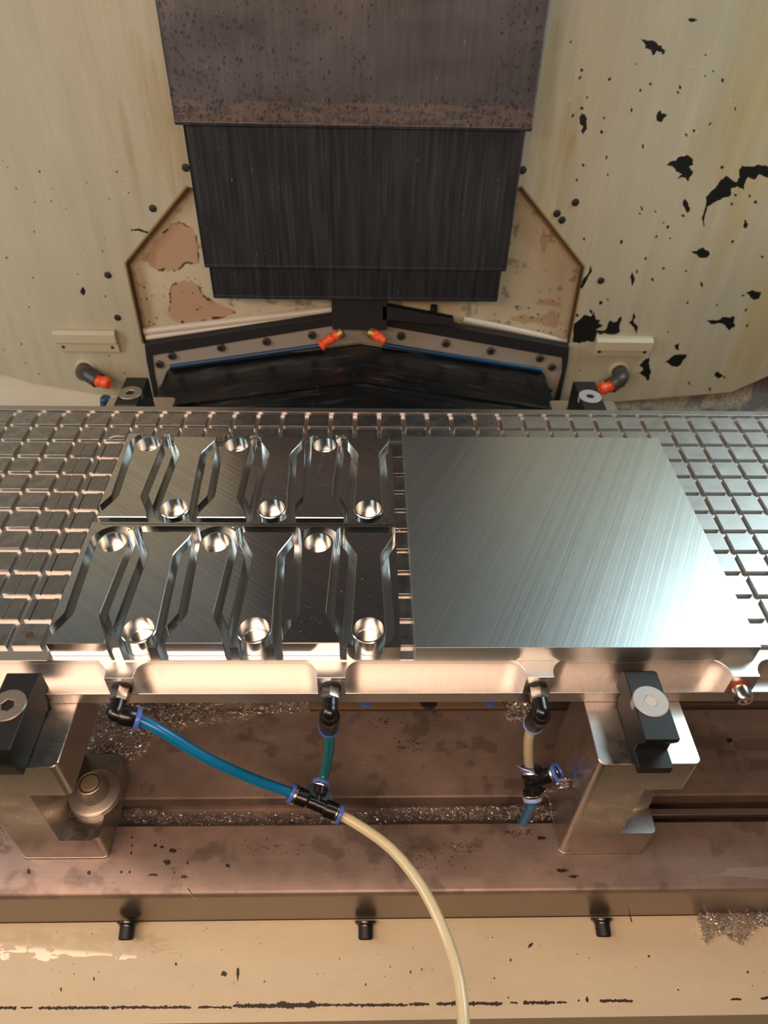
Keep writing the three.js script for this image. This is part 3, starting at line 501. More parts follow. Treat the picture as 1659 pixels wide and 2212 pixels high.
function padGeo(w, d, h, c) {                                                    // chamfered top
  const pos = [], q4 = (a, b, cc, dd) => pos.push(...a, ...b, ...cc, ...a, ...cc, ...dd);
  const t = [[c, 0, c], [w - c, 0, c], [w - c, 0, d - c], [c, 0, d - c]], e = [[0, -c, 0], [w, -c, 0], [w, -c, d], [0, -c, d]], b = e.map((p) => [p[0], -h, p[2]]);
  q4(t[3], t[2], t[1], t[0]);
  for (let k = 0; k < 4; k++) { const n = (k + 1) % 4; q4(t[k], t[n], e[n], e[k]); q4(e[k], e[n], b[n], b[k]); }
  const g = new THREE.BufferGeometry(); g.setAttribute('position', new THREE.BufferAttribute(new Float32Array(pos), 3)); g.computeVertexNormals();
  return g;
}
const PADS = [];
for (let k = 0; k < 6; k++) { const g = boxUV(padGeo(20.6, 20.2, 4, 0.12), 100); const uv = g.attributes.uv, du = rnd(), dv = rnd(); for (let i = 0; i < uv.count; i++) uv.setXY(i, uv.getX(i) + du, uv.getY(i) + dv); PADS.push(twoFinish(g).scale(0.001, 0.001, 0.001)); }
const stepPad = (prof) => boxUV(remap(new THREE.ExtrudeGeometry(shapeOf(prof), { depth: 20.2, bevelEnabled: false }), (x, y, z) => [x, y, z]), 100);
const ready = (g) => twoFinish(g).scale(0.001, 0.001, 0.001);
const padCol0 = ready(stepPad([[0, -4], [20.6, -4], [20.6, 0], [17.2, 0], [17.0, -0.9], [5.2, -0.9], [4.8, -2.2], [4.0, -2.2], [3.8, -0.9], [0, -0.9]]));
const padColA = ready(stepPad([[0, -4], [20.6, -4], [20.6, 0], [10.4, 0], [10.1, -0.8], [9.3, -0.8], [9.0, 0], [0, 0]]));
const hidden = (x0, x1, z0, z1) => (x0 > 31 && x1 < 284.5 && z0 > 60 && z1 < 314) || (x0 > 295 && x1 < 545 && z0 > 61 && z1 < 314);
const po = origin.get(plate);
for (let r = 1; r <= 12; r++) for (let c = -7; c < 32; c++) {
  const x = 25 * c + 0.3, z = 25 * r - 20.2; if (x < PX0 || x + 21 > PX1 || hidden(x, x + 20.6, z, z + 20.2)) continue;
  const special = r >= 3 && r <= 11;
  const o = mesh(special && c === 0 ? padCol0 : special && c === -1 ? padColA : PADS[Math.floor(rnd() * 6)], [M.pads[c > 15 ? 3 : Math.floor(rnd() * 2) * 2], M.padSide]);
  o.name = 'pad'; o.position.set(x - po[0], 0 - po[1], z - po[2]).multiplyScalar(0.001); plate.add(o);
}
part(plate, 'hole', cyl([10.4, -0.2, 290.6], [10.4, 0.06, 290.6], 3.1, 3.1, 20), mat({ color: lin(0.05, 0.03, 0.02), roughness: 0.7 }), 'dark drilled hole');

// ------------------------------------------------------------------ blanks
const blank = thing('aluminium_blank', 'uncut square aluminium blank with diagonal milling marks lying on the plate', 'metal blank', [420, 0, 188]);
part(blank, 'block', twoFinish(boxUV(box(295, 545.5, 0, 16, 62.5, 314.2, 0.25), 260, false, 290, 320)), [M.blank, M.blankSide]);

const clipPts = (() => {                                                          // boss round (0,0), wide end at +101.3
  const o = [], R = 12.7, L = 101.3;
  for (let a = 0; a <= 24; a++) { const t = Math.PI + Math.PI * a / 24; o.push([Math.cos(t) * R, Math.sin(t) * R]); }
  o.push([9.9, 72.5], [10.1, 75], [11.4, 78.5], [19.2, L - 7], [20.4, L - 3], [20.5, L], [-20.5, L], [-20.4, L - 3], [-19.2, L - 7], [-11.4, 78.5], [-10.1, 75], [-9.9, 72.5]);
  return o;
})();
const placed = (cx0, cz, dir) => { const o = clipPts.map(([x, z]) => [cx0 + x, cz + z * dir]); return dir > 0 ? o.reverse() : o; };
function sdPoly(px, pz, pts) {
  let d = 1e9, s = 1;
  for (let i = 0, j = pts.length - 1; i < pts.length; j = i++) {
    const [xi, zi] = pts[i], [xj, zj] = pts[j], ex = xj - xi, ez = zj - zi, wx0 = px - xi, wz = pz - zi, t = clamp((wx0 * ex + wz * ez) / (ex * ex + ez * ez || 1e-9)), bx = wx0 - ex * t, bz = wz - ez * t;
    d = Math.min(d, bx * bx + bz * bz);
    const c1 = pz >= zi, c2 = pz < zj, c3 = ex * wz > ez * wx0; if ((c1 && c2 && c3) || (!c1 && !c2 && !c3)) s = -s;
  }
  return s * Math.sqrt(d);
}
// outlines of what the cutter left standing between the clips
function leftovers(x0, x1, z0, z1, clips, gap) {
  const h = 0.5, nx = Math.round((x1 - x0) / h) + 3, nz = Math.round((z1 - z0) / h) + 3, F = new Float32Array(nx * nz);
  const bb = clips.map((c) => [Math.min(...c.map((p) => p[0])) - 10, Math.max(...c.map((p) => p[0])) + 10]);
  for (let j = 0; j < nz; j++) for (let i = 0; i < nx; i++) {
    const x = x0 + (i - 1) * h, z = z0 + (j - 1) * h; let v = Math.min(x - x0, x1 - x, z - z0, z1 - z) + 0.02;
    clips.forEach((c, k) => { if (x > bb[k][0] && x < bb[k][1]) v = Math.min(v, sdPoly(x, z, c) - gap); });
    F[j * nx + i] = v;
  }
  const segs = new Map(), key = (a) => a[0].toFixed(3) + ',' + a[1].toFixed(3);
  const E = (i, j, k, l) => { const a = F[j * nx + i], b = F[l * nx + k], t = a / (a - b); return [x0 + (i - 1 + (k - i) * t) * h, z0 + (j - 1 + (l - j) * t) * h]; };
  for (let j = 0; j < nz - 1; j++) for (let i = 0; i < nx - 1; i++) {
    const a = F[j * nx + i] > 0, b = F[j * nx + i + 1] > 0, c = F[(j + 1) * nx + i + 1] > 0, d = F[(j + 1) * nx + i] > 0, m = a | b << 1 | c << 2 | d << 3;
    if (m === 0 || m === 15) continue;
    const T0 = () => E(i, j, i + 1, j), R0 = () => E(i + 1, j, i + 1, j + 1), B0 = () => E(i, j + 1, i + 1, j + 1), L0 = () => E(i, j, i, j + 1);
    const add = (p, q2) => segs.set(key(p), [p, q2]);
    ({ 1: () => add(L0(), T0()), 2: () => add(T0(), R0()), 3: () => add(L0(), R0()), 4: () => add(R0(), B0()), 5: () => { add(L0(), B0()); add(R0(), T0()); }, 6: () => add(T0(), B0()), 7: () => add(L0(), B0()), 8: () => add(B0(), L0()), 9: () => add(B0(), T0()), 10: () => { add(T0(), L0()); add(B0(), R0()); }, 11: () => add(B0(), R0()), 12: () => add(R0(), L0()), 13: () => add(R0(), T0()), 14: () => add(T0(), L0()) })[m]();
  }
  const loops = [];
  while (segs.size) {
    let [k0, sg] = segs.entries().next().value; const loop = []; let k = k0;
    while (segs.has(k)) { sg = segs.get(k); segs.delete(k); loop.push(sg[0]); k = key(sg[1]); }
    if (loop.length > 6) loops.push(loop);
  }
  const area = (l) => { let s = 0; for (let i = 0, j = l.length - 1; i < l.length; j = i++) s += l[j][0] * l[i][1] - l[i][0] * l[j][1]; return s / 2; };
  const thin = (l) => { const o = []; const n = l.length; let last = l[0]; o.push(last); for (let i = 1; i < n; i++) { const a = last, b = l[i], c = l[(i + 1) % n], dx = c[0] - a[0], dz = c[1] - a[1], e = Math.abs((b[0] - a[0]) * dz - (b[1] - a[1]) * dx) / (Math.hypot(dx, dz) || 1); if (e > 0.035 || Math.hypot(b[0] - a[0], b[1] - a[1]) > 30) { o.push(b); last = b; } } return o; };
  return loops.map((l) => ({ l: thin(l), a: Math.abs(area(l)), s: area(l) })).filter((o) => o.a > 0.6);
}
const inside = (p, l) => { let s = false; for (let i = 0, j = l.length - 1; i < l.length; j = i++) if ((l[i][1] > p[1]) !== (l[j][1] > p[1]) && p[0] < (l[j][0] - l[i][0]) * (p[1] - l[i][1]) / (l[j][1] - l[i][1]) + l[i][0]) s = !s; return s; };
const TOP = 16, SKIN = 1.2;
function cutBlank(label, x0, x1, z0, z1, zBack, zFront) {
  const t = thing('machined_blank', label, 'metal blank', [(x0 + x1) / 2, 0, (z0 + z1) / 2]);
  part(t, 'skin', boxUV(box(x0, x1, 0, SKIN, z0, z1), 100), M.floor);
  const clips = [];
  for (let k = 0; k < 6; k++) {
    const c = 54 + 41.55 * k, dir = k % 2 ? -1 : 1, cz = k % 2 ? zFront : zBack; clips.push(placed(c, cz, dir));
    const s = shapeOf(clips[k]); s.holes.push(new THREE.Path().absarc(c, cz, 11.6, 0, Math.PI * 2, true));
    part(t, 'clip', twoFinish(boxUV(exY(s, SKIN, TOP, 0.55), 260, false, 28, 320)), [M.cutTop, M.cutSide], k % 2 ? 'hourglass clip with its bore towards the front' : 'hourglass clip with its bore towards the back');
  }
  const L = leftovers(x0, x1, z0, z1, clips, 6.3), big = L.filter((o) => !L.some((p) => p !== o && p.a > o.a && inside(o.l[0], p.l)));
  for (const o of big) {
    const s = shapeOf(o.l); for (const p of L) if (p !== o && p.a < o.a && inside(p.l[0], o.l)) s.holes.push(new THREE.Path(p.l.map(([a, b]) => new THREE.Vector2(a, b))));
    part(t, o.a > 700 ? 'rim' : 'island', twoFinish(boxUV(exY(s, SKIN, TOP), 260, false, 28, 320)), [M.cutTop, M.cutSide]);
  }
  return t;
}
const rear = cutBlank('machined aluminium blank with six clips, its back edge open with sharp burrs', 31, 284.5, 61.5, 187.3, 77.6, 166.8);
const front = cutBlank('machined aluminium blank with six clips, flush with the front edge of the plate', 31, 284.5, 188, 314, 208.9, 297.6);
function burr(t, x, y, z, w, h, turn) {                                           // torn sliver of metal standing up from an edge
  const pos = [], n = 6, rows = []; for (let k = 0; k <= n; k++) { const u = k / n - 0.5, hh = h * (0.45 + 0.55 * hash(k, Math.round(x), Math.round(z))); rows.push([[u * w, 0, 0], [u * w, hh * 0.5, 0.5 + 0.5 * hash(k, 2, 5)], [u * w + 0.3, hh, 1.4 * hash(k, 5, 9)]]); }
  for (let k = 0; k < n; k++) for (let j = 0; j < 2; j++) { const a = rows[k][j], b = rows[k + 1][j], c = rows[k + 1][j + 1], d = rows[k][j + 1]; pos.push(...a, ...b, ...c, ...a, ...c, ...d); }
  const g = new THREE.BufferGeometry(); g.setAttribute('position', new THREE.BufferAttribute(new Float32Array(pos), 3)); g.computeVertexNormals(); boxUV(g, 10);
  part(t, 'burr', g.rotateY(turn).translate(x, y, z), M.burr, 'bright torn burr');
}
for (const [px, py, w, h, a] of [[357, 948, 7, 5, 0.7], [372, 945, 6, 6, -0.6], [497, 944, 6, 4, 0.6], [546, 946, 7, 5, 0.6], [560, 946, 6, 6, -0.6], [680, 946, 6, 4, 0.5], [728, 946, 5, 5, 0.6], [742, 945, 6, 6, -0.6]]) { const p = onY(px, py, TOP - 1); burr(rear, p[0], TOP - 2.5, Math.max(p[2], 62.5), w, h, a); }
for (const [px, py, w, h, a] of [[286, 1142, 7, 3, 0.3], [437, 1140, 7, 3, 0.4], [503, 1140, 6, 3, -0.4], [516, 1141, 6, 3, 0.5], [857, 1142, 6, 3, -0.5]]) { const p = onY(px, py, TOP - 1); burr(front, p[0], TOP - 2.5, Math.max(p[2], 189), w, h, a); }

// ------------------------------------------------------------------ risers, clamps, hold-down nuts
function rrect(x0, x1, z0, z1, rl, rr0) {                                         // corners rounded left and right
  const s = new THREE.Shape(); s.moveTo(x0, z0 + rl); s.lineTo(x0, z1 - rl); s.absarc(x0 + rl, z1 - rl, rl, Math.PI, Math.PI / 2, true); s.lineTo(x1 - rr0, z1); s.absarc(x1 - rr0, z1 - rr0, rr0, Math.PI / 2, 0, true); s.lineTo(x1, z0 + rr0); s.absarc(x1 - rr0, z0 + rr0, rr0, 0, -Math.PI / 2, true); s.lineTo(x0 + rl, z0); s.absarc(x0 + rl, z0 + rl, rl, -Math.PI / 2, -Math.PI, true);
  return s;
}
function riser(label, x0, x1, xn, z0, z1, yFoot, yArm) {
  const t = thing('riser_block', label, 'riser block', [(x0 + x1) / 2, T, (z0 + z1) / 2]);
  const R = 5, foot = rrect(x0, x1, z0, z1, R, R), col = rrect(x0, xn, z0, z1, R, 0.2);
  part(t, 'block', boxUV(join(exY(foot, T, yFoot, 0.5), exY(col, yFoot - 0.6, yArm + 0.6), exY(foot, yArm, -32, 0.5)), 120), M.riser);
  part(t, 'base_edge', boxUV(exY(rrect(x0 - 0.5, x1 + 0.5, z0 - 0.5, z1 + 0.6, 5, 5), T, T + 2, 0.4), 120), M.riser);
  return t;
}
riser('aluminium riser block under the plate edge beside the blue hose elbow', -22, 48.5, 18, 305, 378.5, -148, -73);
riser('aluminium riser block under the plate edge beside the tee with blue stub', 423, 495.5, 465, 305, 378.5, -145, -70);
riser('aluminium riser block behind the plate under the rear clamp beside the left elbow nozzle', -33, 42, 5, -74, -4, -148, -73);
riser('aluminium riser block behind the plate under the rear clamp beside flaked paint', 472, 548, 510, -74, -4, -148, -73);
for (const [x, label] of [[37, 'flange nut with stud on the foot of the riser by the chip heap'], [480, 'flange nut with stud on the foot of the riser by the yellow hose stub']]) {
  const y = x < 200 ? -148 : -145, t = thing('hold_down_nut', label, 'nut', [x, y, 342], 'hold-down nuts');
  part(t, 'washer', lathe([x, y, 342], [x, y + 9, 342], [[0, 0], [20.3, 0], [20.6, 1], [20.6, 2.6], [20, 3.2], [20.4, 4], [20.2, 6], [18, 7.4], [0, 7.4]], 44), M.washer);
  part(t, 'nut', lathe([x, y + 7.4, 342], [x, y + 9, 342], [[0, 0], [12.4, 0], [11.6, 3], [10.6, 12], [10, 14.5], [9.2, 15], [8.2, 14.6], [8, 12], [0, 12]], 32), M.washer);
  part(t, 'stud', lathe([x, y + 15, 342], [x, y + 20, 342], [[0, 0], [7.2, 0], [7.2, 7], [6.4, 8], [0, 8.2]], 28), mat({ color: lin(0.55, 0.44, 0.28), metalness: 0.6, roughness: 0.45 }));
}
const font = await new FontLoader().loadAsync('fonts/droid/droid_sans_bold.typeface.json');
function clampOn(label, x0, x1, profile, bx0, bz, filled, screwMat, marks) {
  const t = thing('strap_clamp', label, 'clamp', [(x0 + x1) / 2, -31, bz]);
  part(t, 'strap', boxUV(exX(profile, x0, x1, 0.7), 60), M.blackSteel);
  const s = new THREE.Shape().absarc(bx0, bz, 12.4, 0, Math.PI * 2, false), hex = new THREE.Path();
  for (let k = 0; k < 6; k++) { const a = k * Math.PI / 3 + 0.2, p = [bx0 + 4.7 * Math.cos(a), bz + 4.7 * Math.sin(a)]; k ? hex.lineTo(...p) : hex.moveTo(...p); } hex.closePath(); s.holes.push(hex);
  const sc = part(t, 'screw', boxUV(exY(s, -7, 0.9, 0.5), 60), screwMat);
  part(sc, 'socket', cyl([bx0, -7, bz], [bx0, filled ? 0.3 : -5.5, bz], 4.9, 4.9, 6), filled ? M.filler : M.brass);
  for (const [ch, ang] of marks || []) {
    const g = new TextGeometry(ch, { font, size: 3, depth: 0.35, curveSegments: 3 }); g.computeBoundingBox(); g.translate(-g.boundingBox.max.x / 2, 6.6, 0).rotateZ(-ang).rotateX(-Math.PI / 2).translate(bx0, 0.8, bz);
    part(sc, 'mark', g, screwMat);
  }
}
const profR = [[320.3, -20], [320.3, -4], [324, -0.2], [377.6, -0.2], [377.8, -4], [374.5, -11], [372, -16], [372, -24], [385.5, -24], [385.5, -31.2], [333, -31.2], [329.4, -26], [329.4, -20]];
const profL = [[322, -20], [322, -3], [324, -0.2], [383, -0.2], [387, -9], [387, -14], [384, -31.2], [334, -31.2], [329.4, -26], [329.4, -20]];
const profB = [[-66, -31.2], [-66, -3], [-64, -0.2], [-11, -0.2], [-8.8, -3], [-8.8, -31.2]];
clampOn('blackened step clamp with a filled grey screw head on the plate edge', 446.8, 470.8, profR, 458.8, 348.6, true, M.screwDull);
clampOn('blackened strap clamp with an open hex socket screw marked with letters', 5.5, 29, profL, 16.2, 350.2, false, M.screw, [['D', -1.0], ['F', 0.25], ['K', 0.8], ['J', 1.5], ['2', 3.2], ['-', 2.8], ['0', 2.4]]);
clampOn('blackened rear clamp beside the elbow nozzle left of the column', -5.5, 18.5, profB, 6.7, -33, false, M.screw);
clampOn('blackened rear clamp beside the elbow nozzle next to flaked paint', 492.4, 517, profB, 504.3, -34, false, M.screwDull);

// ------------------------------------------------------------------ fittings and hoses
function ringOn(p, dir, r, w, m, name, parent, label) { const b = V(p).addScaledVector(V(dir).normalize(), w).toArray(); return part(parent, name, lathe(p, b, [[r * 0.62, 0], [r, 0], [r * 1.04, w * 0.3], [r, w], [r * 0.7, w], [r * 0.62, w * 0.6]], 28), m, label); }
function elbow(label, x, y, endP, collarM) {
  const t = thing('elbow_fitting', label, 'hose fitting', [x, y, 328.4], 'push-in elbows along the plate front');
  part(t, 'gasket', cyl([x, y, 328.4], [x, y, 329.6], 7.4, 7.4, 28), M.rubber);
  part(t, 'nut', boxUV(lathe([x, y, 329.4], [x, y, 340], [[0, 0], [6.4, 0], [7, 0.8], [7, 9.4], [6.2, 10.2], [0, 10.2]], 6), 40), M.nickel);
  const c = [x, y - 1, 349], d = V(endP).sub(V(c)), e = d.clone().normalize();
  part(t, 'neck', tube([[x, y, 339], [x, y - 0.3, 344], mix([x, y, 347], c, 0.8), V(c).addScaledVector(e, 5).toArray()], 5.6, 20, 16), M.blackPlastic);
  part(t, 'socket', lathe(V(c).addScaledVector(e, 1).toArray(), endP, [[0, 0], [4.8, 0.4], [6.8, 2.4], [7.4, 5], [7.4, d.length() - 3.4], [6.9, d.length() - 2.6], [0, d.length() - 2.6]], 28), M.blackPlastic);
  ringOn(V(endP).addScaledVector(e, -2).toArray(), e.toArray(), 7.6, 3.2, collarM, 'collar', t, 'blue release collar');
  return e.toArray();
}
const e1 = away(297, 1553, 506), e2 = away(711, 1572, 528), e3 = away(1152, 1564, 540);
const d1 = elbow('black elbow with blue collar feeding the long blue hose', 85.2, -12.5, e1, M.collar);
const d2 = elbow('black elbow with blue collar feeding the teal hose', 234.5, -12.5, e2, M.collar);
const d3 = elbow('black elbow with pale blue collar feeding the short yellow hose', 384.6, -13, e3, M.collarPale);
function tee(label, a, b, c, cols) {                                              // run a-b, branch c: ends of the collars
  const mid = mix(a, b, 0.5), t = thing('tee_fitting', label, 'hose fitting', mid);
  const pts = [a, b, c], prs = [];
  for (const p of pts) { const dd = V(p).sub(V(mid)), l = dd.length(), e = dd.clone().normalize(); prs.push(lathe(mid, p, [[0, 0], [5.6, 0], [5.6, l * 0.28], [7.1, l * 0.38], [7.1, l - 4.4], [6.6, l - 4], [0, l - 4]], 28)); }
  const n = V(a).sub(V(b)).cross(V(c).sub(V(mid))).normalize();
  for (const s of [-1, 1]) { const f = V(mid).addScaledVector(V(s < 0 ? a : b).sub(V(mid)).normalize(), 6.5).addScaledVector(V(c).sub(V(mid)).normalize(), 6.5); prs.push(cyl(f.clone().addScaledVector(n, -4.5).toArray(), f.clone().addScaledVector(n, 4.5).toArray(), 4.6, 4.6, 20)); }
  part(t, 'body', join(...prs), M.blackPlastic);
  pts.forEach((p, i) => { const e = V(p).sub(V(mid)).normalize(), o = (k) => V(p).addScaledVector(e, k).toArray(); ringOn(o(-5), e.toArray(), 7.5, 2, M.steelRing, 'steel_ring', t); ringOn(o(-3), e.toArray(), 7.6, 3, cols[i], 'collar', t, 'blue release collar'); });
  return t;
}
const t1a = away(626, 1712, 552), t1b = away(736, 1760, 556), t1c = away(695, 1690, 566);
tee('black tee joining the blue, teal and long yellow hoses', t1a, t1b, t1c, [M.collar, M.collar, M.collar]);
const t2a = away(1143, 1656, 590), t2b = away(1150, 1729, 588), t2c = away(1207, 1668, 576);
tee('black tee above the T-slot with an empty port towards the riser', t2a, t2b, t2c, [M.collar, M.collarPale, M.collar]);
const out = (p, d, k) => V(p).addScaledVector(V(d), k).toArray();
const hose = (label, pts, m) => single('hose', label, 'hose', tube(pts, 4, 60, 16), m, pts[0]);
hose('long blue hose from the elbow to the black tee', [out(e1, d1, -4), e1, away(340, 1574, 508), away(440, 1634, 522), away(540, 1680, 540), t1a, mix(t1a, t1b, 0.06)], M.hoseBlue);
hose('teal hose hanging from the middle elbow to the tee', [out(e2, d2, -4), e2, away(712, 1605, 538), away(706, 1650, 555), t1c, mix(t1c, mix(t1a, t1b, 0.5), 0.15)], M.hoseTeal);
hose('long yellowed hose curving from the tee over the front guard', [mix(t1b, t1a, 0.06), t1b, away(790, 1792, 548), away(850, 1838, 532), away(915, 1922, 508), away(962, 2020, 484), away(990, 2110, 462), away(1001, 2200, 442), away(1003, 2290, 424), [332, -170, 570], [346, -340, 600], [350, -640, 604]], M.hoseYellow);
hose('short yellowed hose between the elbow and the tee above the T-slot', [out(e3, d3, -4), e3, away(1143, 1590, 556), away(1141, 1625, 575), t2a, mix(t2a, t2b, 0.08)], M.hoseYellow);
hose('short blue hose from the tee down into the T-slot', [mix(t2b, t2a, 0.08), t2b, away(1142, 1752, 604), away(1131, 1776, 622), away(1126, 1800, 640)], M.hoseBlue);
const pg = thing('threaded_plug', 'silver round plug with red seal screwed into the plate front corner', 'plug', [534.3, -13, 328.4]);
part(pg, 'seal', cyl([534.3, -13, 328.4], [534.3, -13, 330], 7.2, 7.2, 28), M.redSeal);
part(pg, 'plug', lathe([534.3, -13, 329.6], [534.3, -13.4, 340], [[0, 0], [6.6, 0], [6.6, 8], [5.4, 10.6], [3.4, 10.6], [3.4, 6], [0, 6]], 28), M.nickel);

// ------------------------------------------------------------------ metal chips (nobody could count them)
function chips(name, label, n, place, size = 1, at = [258, T, 300]) {
  const pos = [], idx = [], m = new THREE.Matrix4(), qn = new THREE.Quaternion(), v = new THREE.Vector3();
  for (let k = 0; k < n; k++) {
    const p = place(k); if (!p) continue;
    const R = rr(1.2, 4.2) * size, A = rr(0.7, 2.2), w = rr(0.4, 0.95) * size, tw = rr(-1.2, 1.2), N = 6, b = pos.length / 3, lift = rr(-1, 1) * size;
    qn.setFromEuler(new THREE.Euler(p[3] ?? rr(-0.8, 0.8), rr(0, 6.28), p[4] ?? rr(-0.8, 0.8))); m.makeRotationFromQuaternion(qn).setPosition(p[0], p[1], p[2]);
    for (let i = 0; i <= N; i++) { const t = i / N - 0.5, a = t * A, e = tw * t; for (const s of [-1, 1]) { v.set(R * Math.sin(a) + s * w * 0.3 * Math.sin(e), s * w * 0.5 * Math.cos(e) + lift * t, R * (1 - Math.cos(a)) + s * w * 0.5 * Math.sin(e)).applyMatrix4(m); pos.push(v.x, v.y, v.z); } if (i) { const o = b + i * 2; idx.push(o - 2, o - 1, o, o, o - 1, o + 1); } }
  }
  const g = new THREE.BufferGeometry(); g.setAttribute('position', new THREE.BufferAttribute(new Float32Array(pos), 3)); g.setIndex(idx); g.computeVertexNormals();
  return single(name, label, 'metal chips', boxUV(g, 20), M.chip, at, null, 'stuff');
}
// a heap: a lumpy bed under loose chips
const heapY = (x, z, c, h) => h * clamp(1 - Math.hypot((x - c[0]) / c[2], (z - c[1]) / c[3]));
chips('chip_heap', 'heap of curled aluminium chips on the table beside the blue hose elbow', 4200, () => {
  const x = rr(-10, 206), zf = 262 - 22 * smooth(60, 205, x) + (x < 75 ? 36 * smooth(75, 40, x) : 0) + 6 * (fbm(x * 0.08, 1, 901, 3) - 0.5), z = rr(206, zf), y = T + clamp((zf - z) / 20) * 22 * rr(0.2, 1) + 0.8;
  return [x, y, z];
}, 1.35, [100, T, 245]);
chips('chip_heap', 'fine aluminium chips filling the T-slot below the tees', 5200, () => {
  const x = rr(40, 440), a = smooth(225, 300, x), z = rr(331.5, 348.5 - 4 * (1 - a)), top = -24 + 21 * a * smooth(332, 338, z) + 6 * fbm(x * 0.05, z * 0.1, 911, 3) + (x < 75 ? 8 : 0) + (x > 385 ? 5 : 0);
  return [x, T + Math.min(top, -1.5) * rr(0.85, 1.1) , z];
}, 0.72, [240, T - 20, 340]);
chips('chip_heap', 'loose chips caught between the short hose stub and the riser', 260, () => { const x = rr(392, 430), z = rr(322, 352); return [x, T - 3 + rr(0, 8) * smooth(388, 412, x), z]; }, 1.2, [410, T, 338]);
chips('chip_heap', 'tuft of pale curled chips under the plate beside the short yellow hose elbow', 240, () => { const a = rnd(), x = 398 + rr(0, 22), z = 240 + a * 14 - (x - 398) * 0.2; return [x, T + rr(0, 16) * (1 - a * 0.7), z]; }, 1.9, [408, T, 246]);
chips('chip_heap', 'heap of chips hanging over the front guard beside the socket screw', 1700, () => {
  const px = rr(1508, 1700), f = fbm(px * 0.03, 3, 921, 3), lim = 1986 + 44 * smooth(1505, 1520, px) * (1 - 0.62 * smooth(1600, 1640, px)) * (0.55 + 0.9 * f), py = rr(1974, lim), p = onGuard(px, py);
  return [p[0], Math.max(p[1], -300) + rr(0.3, 5) * (1 - 0.6 * smooth(1986, lim, py)), p[2], py > 2015 ? rr(0.6, 1.2) : undefined];
}, 1.15, [570, -247, 412]);
chips('chip_heap', 'chips along the table edge left of the riser with the hex socket clamp', 160, () => { const p = onY(rr(-60, 16), rr(1770, 1840), T); return [p[0], T + rr(0.3, 5), p[2]]; }, 1.3, [-30, T, 370]);
chips('scattered_chips', 'single bright chip flakes scattered over the table', 150, (k) => { const a = k < 50 ? [rr(880, 1120), rr(1830, 1930)] : [rr(60, 1659), rr(1540, 1915)], p = onY(...a, T); if (p[2] > 326 && p[2] < 353) return null; return [p[0], T + 1.6, p[2]]; }, 0.55, [300, T, 340]);
chips('scattered_chips', 'tiny chip flakes sprinkled on the machined blanks', 220, (k) => { const c = [[700, 1010], [600, 1085], [420, 1195], [830, 1150], [560, 1180], [470, 1300], [680, 1340], [760, 1290]][k % 8], p = onY(c[0] + rr(-40, 40), c[1] + rr(-40, 40), TOP); if (p[0] < 33 || p[0] > 283) return null; return [p[0], TOP + 0.15, p[2], 0, 0]; }, 0.16, [160, TOP, 200]);

chips('chip_tuft', 'small tuft of stringy chips stuck to the empty tee port', 46, () => { const p = away(rr(1207, 1226), rr(1682, 1702), 570 + rr(-4, 4)); return [...p, rr(1, 1.6), rr(-0.4, 0.4)]; }, 1.3, away(1216, 1690, 570));
const curl = (label, pts, r, m) => single('metal_curl', label, 'metal curl', tube(pts, r, 24, 6), m, pts[0]);
curl('thin curled sliver lying on the pads at the corner of the rear machined blank', [onY(236, 947, 0.6), onY(243, 944, 2.2), onY(255, 942, 3.4), onY(268, 943, 2.6)], 0.45, M.chip);
curl('thin hooked sliver lying across the front edge of the table', [onY(404, 1918, T + 0.8), onY(408, 1927, T + 1.4), onZ(416, 1936, 408), onZ(423, 1942, 408)], 0.4, M.chip);
curl('stringy sliver wrapped round the top port of the tee by the riser', [away(1117, 1654, 582), away(1132, 1662, 576), away(1150, 1668, 574), away(1158, 1674, 576)], 0.7, M.chip);
const cap = thing('blue_cap', 'small blue cap behind the plate beside the left rear clamp', 'cap', onZ(229, 872, -120));
part(cap, 'cap', lathe(onZ(229, 884, -120), onZ(229, 858, -120), [[0, 0], [6.5, 0], [6.8, 2], [6.8, 16], [5.6, 18], [0, 18]], 20), M.blueStrip);
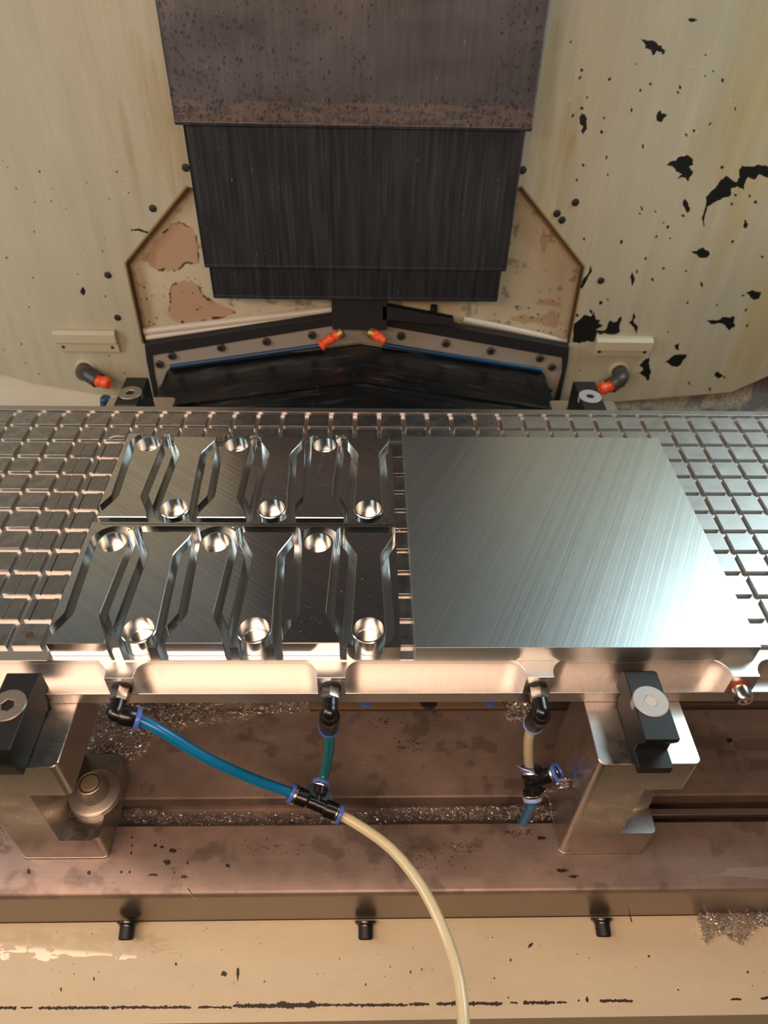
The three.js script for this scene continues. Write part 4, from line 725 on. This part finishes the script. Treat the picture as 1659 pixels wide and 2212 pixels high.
part(cap, 'base', lathe(onZ(229, 905, -120), onZ(229, 884, -120), [[0, 0], [9, 0], [9, 16], [7, 18], [0, 18]], 20), M.elbowGrey);
const stub = thing('brass_stub', 'amber brass stub with black tip under the column cover', 'hose stub', onZ(930, 680, -236));
part(stub, 'body', cyl(onZ(914, 681, -234), onZ(946, 677, -234), 5, 5, 16), M.brass);
part(stub, 'tip', cyl(onZ(938, 660, -234), onZ(936, 675, -234), 4.5, 4.5, 14), M.rubber);

// ------------------------------------------------------------------ lamps and the shop around (outside the frame)
for (const [k, label] of [['warm', 'warm work lamp above and behind the operator'], ['cool', 'cool white machine lamp panel on the right'], ['side', 'upright white machine lamp on the left']]) {
  const L = LAMPS[k], at = W(...L.at), g = new THREE.Group(); g.name = numbered('lamp'); g.position.copy(at); g.lookAt(W(...L.to)); tag(g, label, 'lamp'); scene.add(g);
  const h = mesh(new RoundedBoxGeometry(L.w + 0.04, L.h + 0.04, 0.05, 2, 0.008), M.lampBody); h.name = 'housing'; h.position.z = -0.032; g.add(h);
  const d = mesh(new THREE.BoxGeometry(L.w, L.h, 0.004), mat({ color: lin(0.8, 0.8, 0.8), emissive: lin(...L.color), emissiveIntensity: 0.8 })); d.name = 'diffuser'; d.position.z = -0.005; g.add(d);
}
const shell = (name, label, x0, x1, y0, y1, z0, z1, m) => single(name, label, 'room', box(x0, x1, y0, y1, z0, z1), m, [(x0 + x1) / 2, y0, (z0 + z1) / 2], null, 'structure');
shell('floor', 'dark shop floor', -1300, 1900, -1133, -1033, -400, 2700, M.roomFloor);
shell('ceiling', 'grey shop ceiling', -1300, 1900, 1500, 1600, -400, 2700, M.roomGrey);
shell('wall_left', 'grey side wall of the enclosure', -1300, -1200, -1033, 1500, -400, 2600, M.roomGrey);
shell('wall_right', 'grey side wall of the enclosure', 1400, 1500, -1033, 1500, -400, 2600, M.roomGrey);
shell('wall_front', 'grey shop wall behind the operator', -1200, 1500, -1033, 1500, 2600, 2700, M.roomGrey);
shell('wall_rear', 'machine casting behind the sheet metal back wall', -1200, 1500, -1033, 1500, -420, -320, M.casting);

renderer.render(scene, camera);
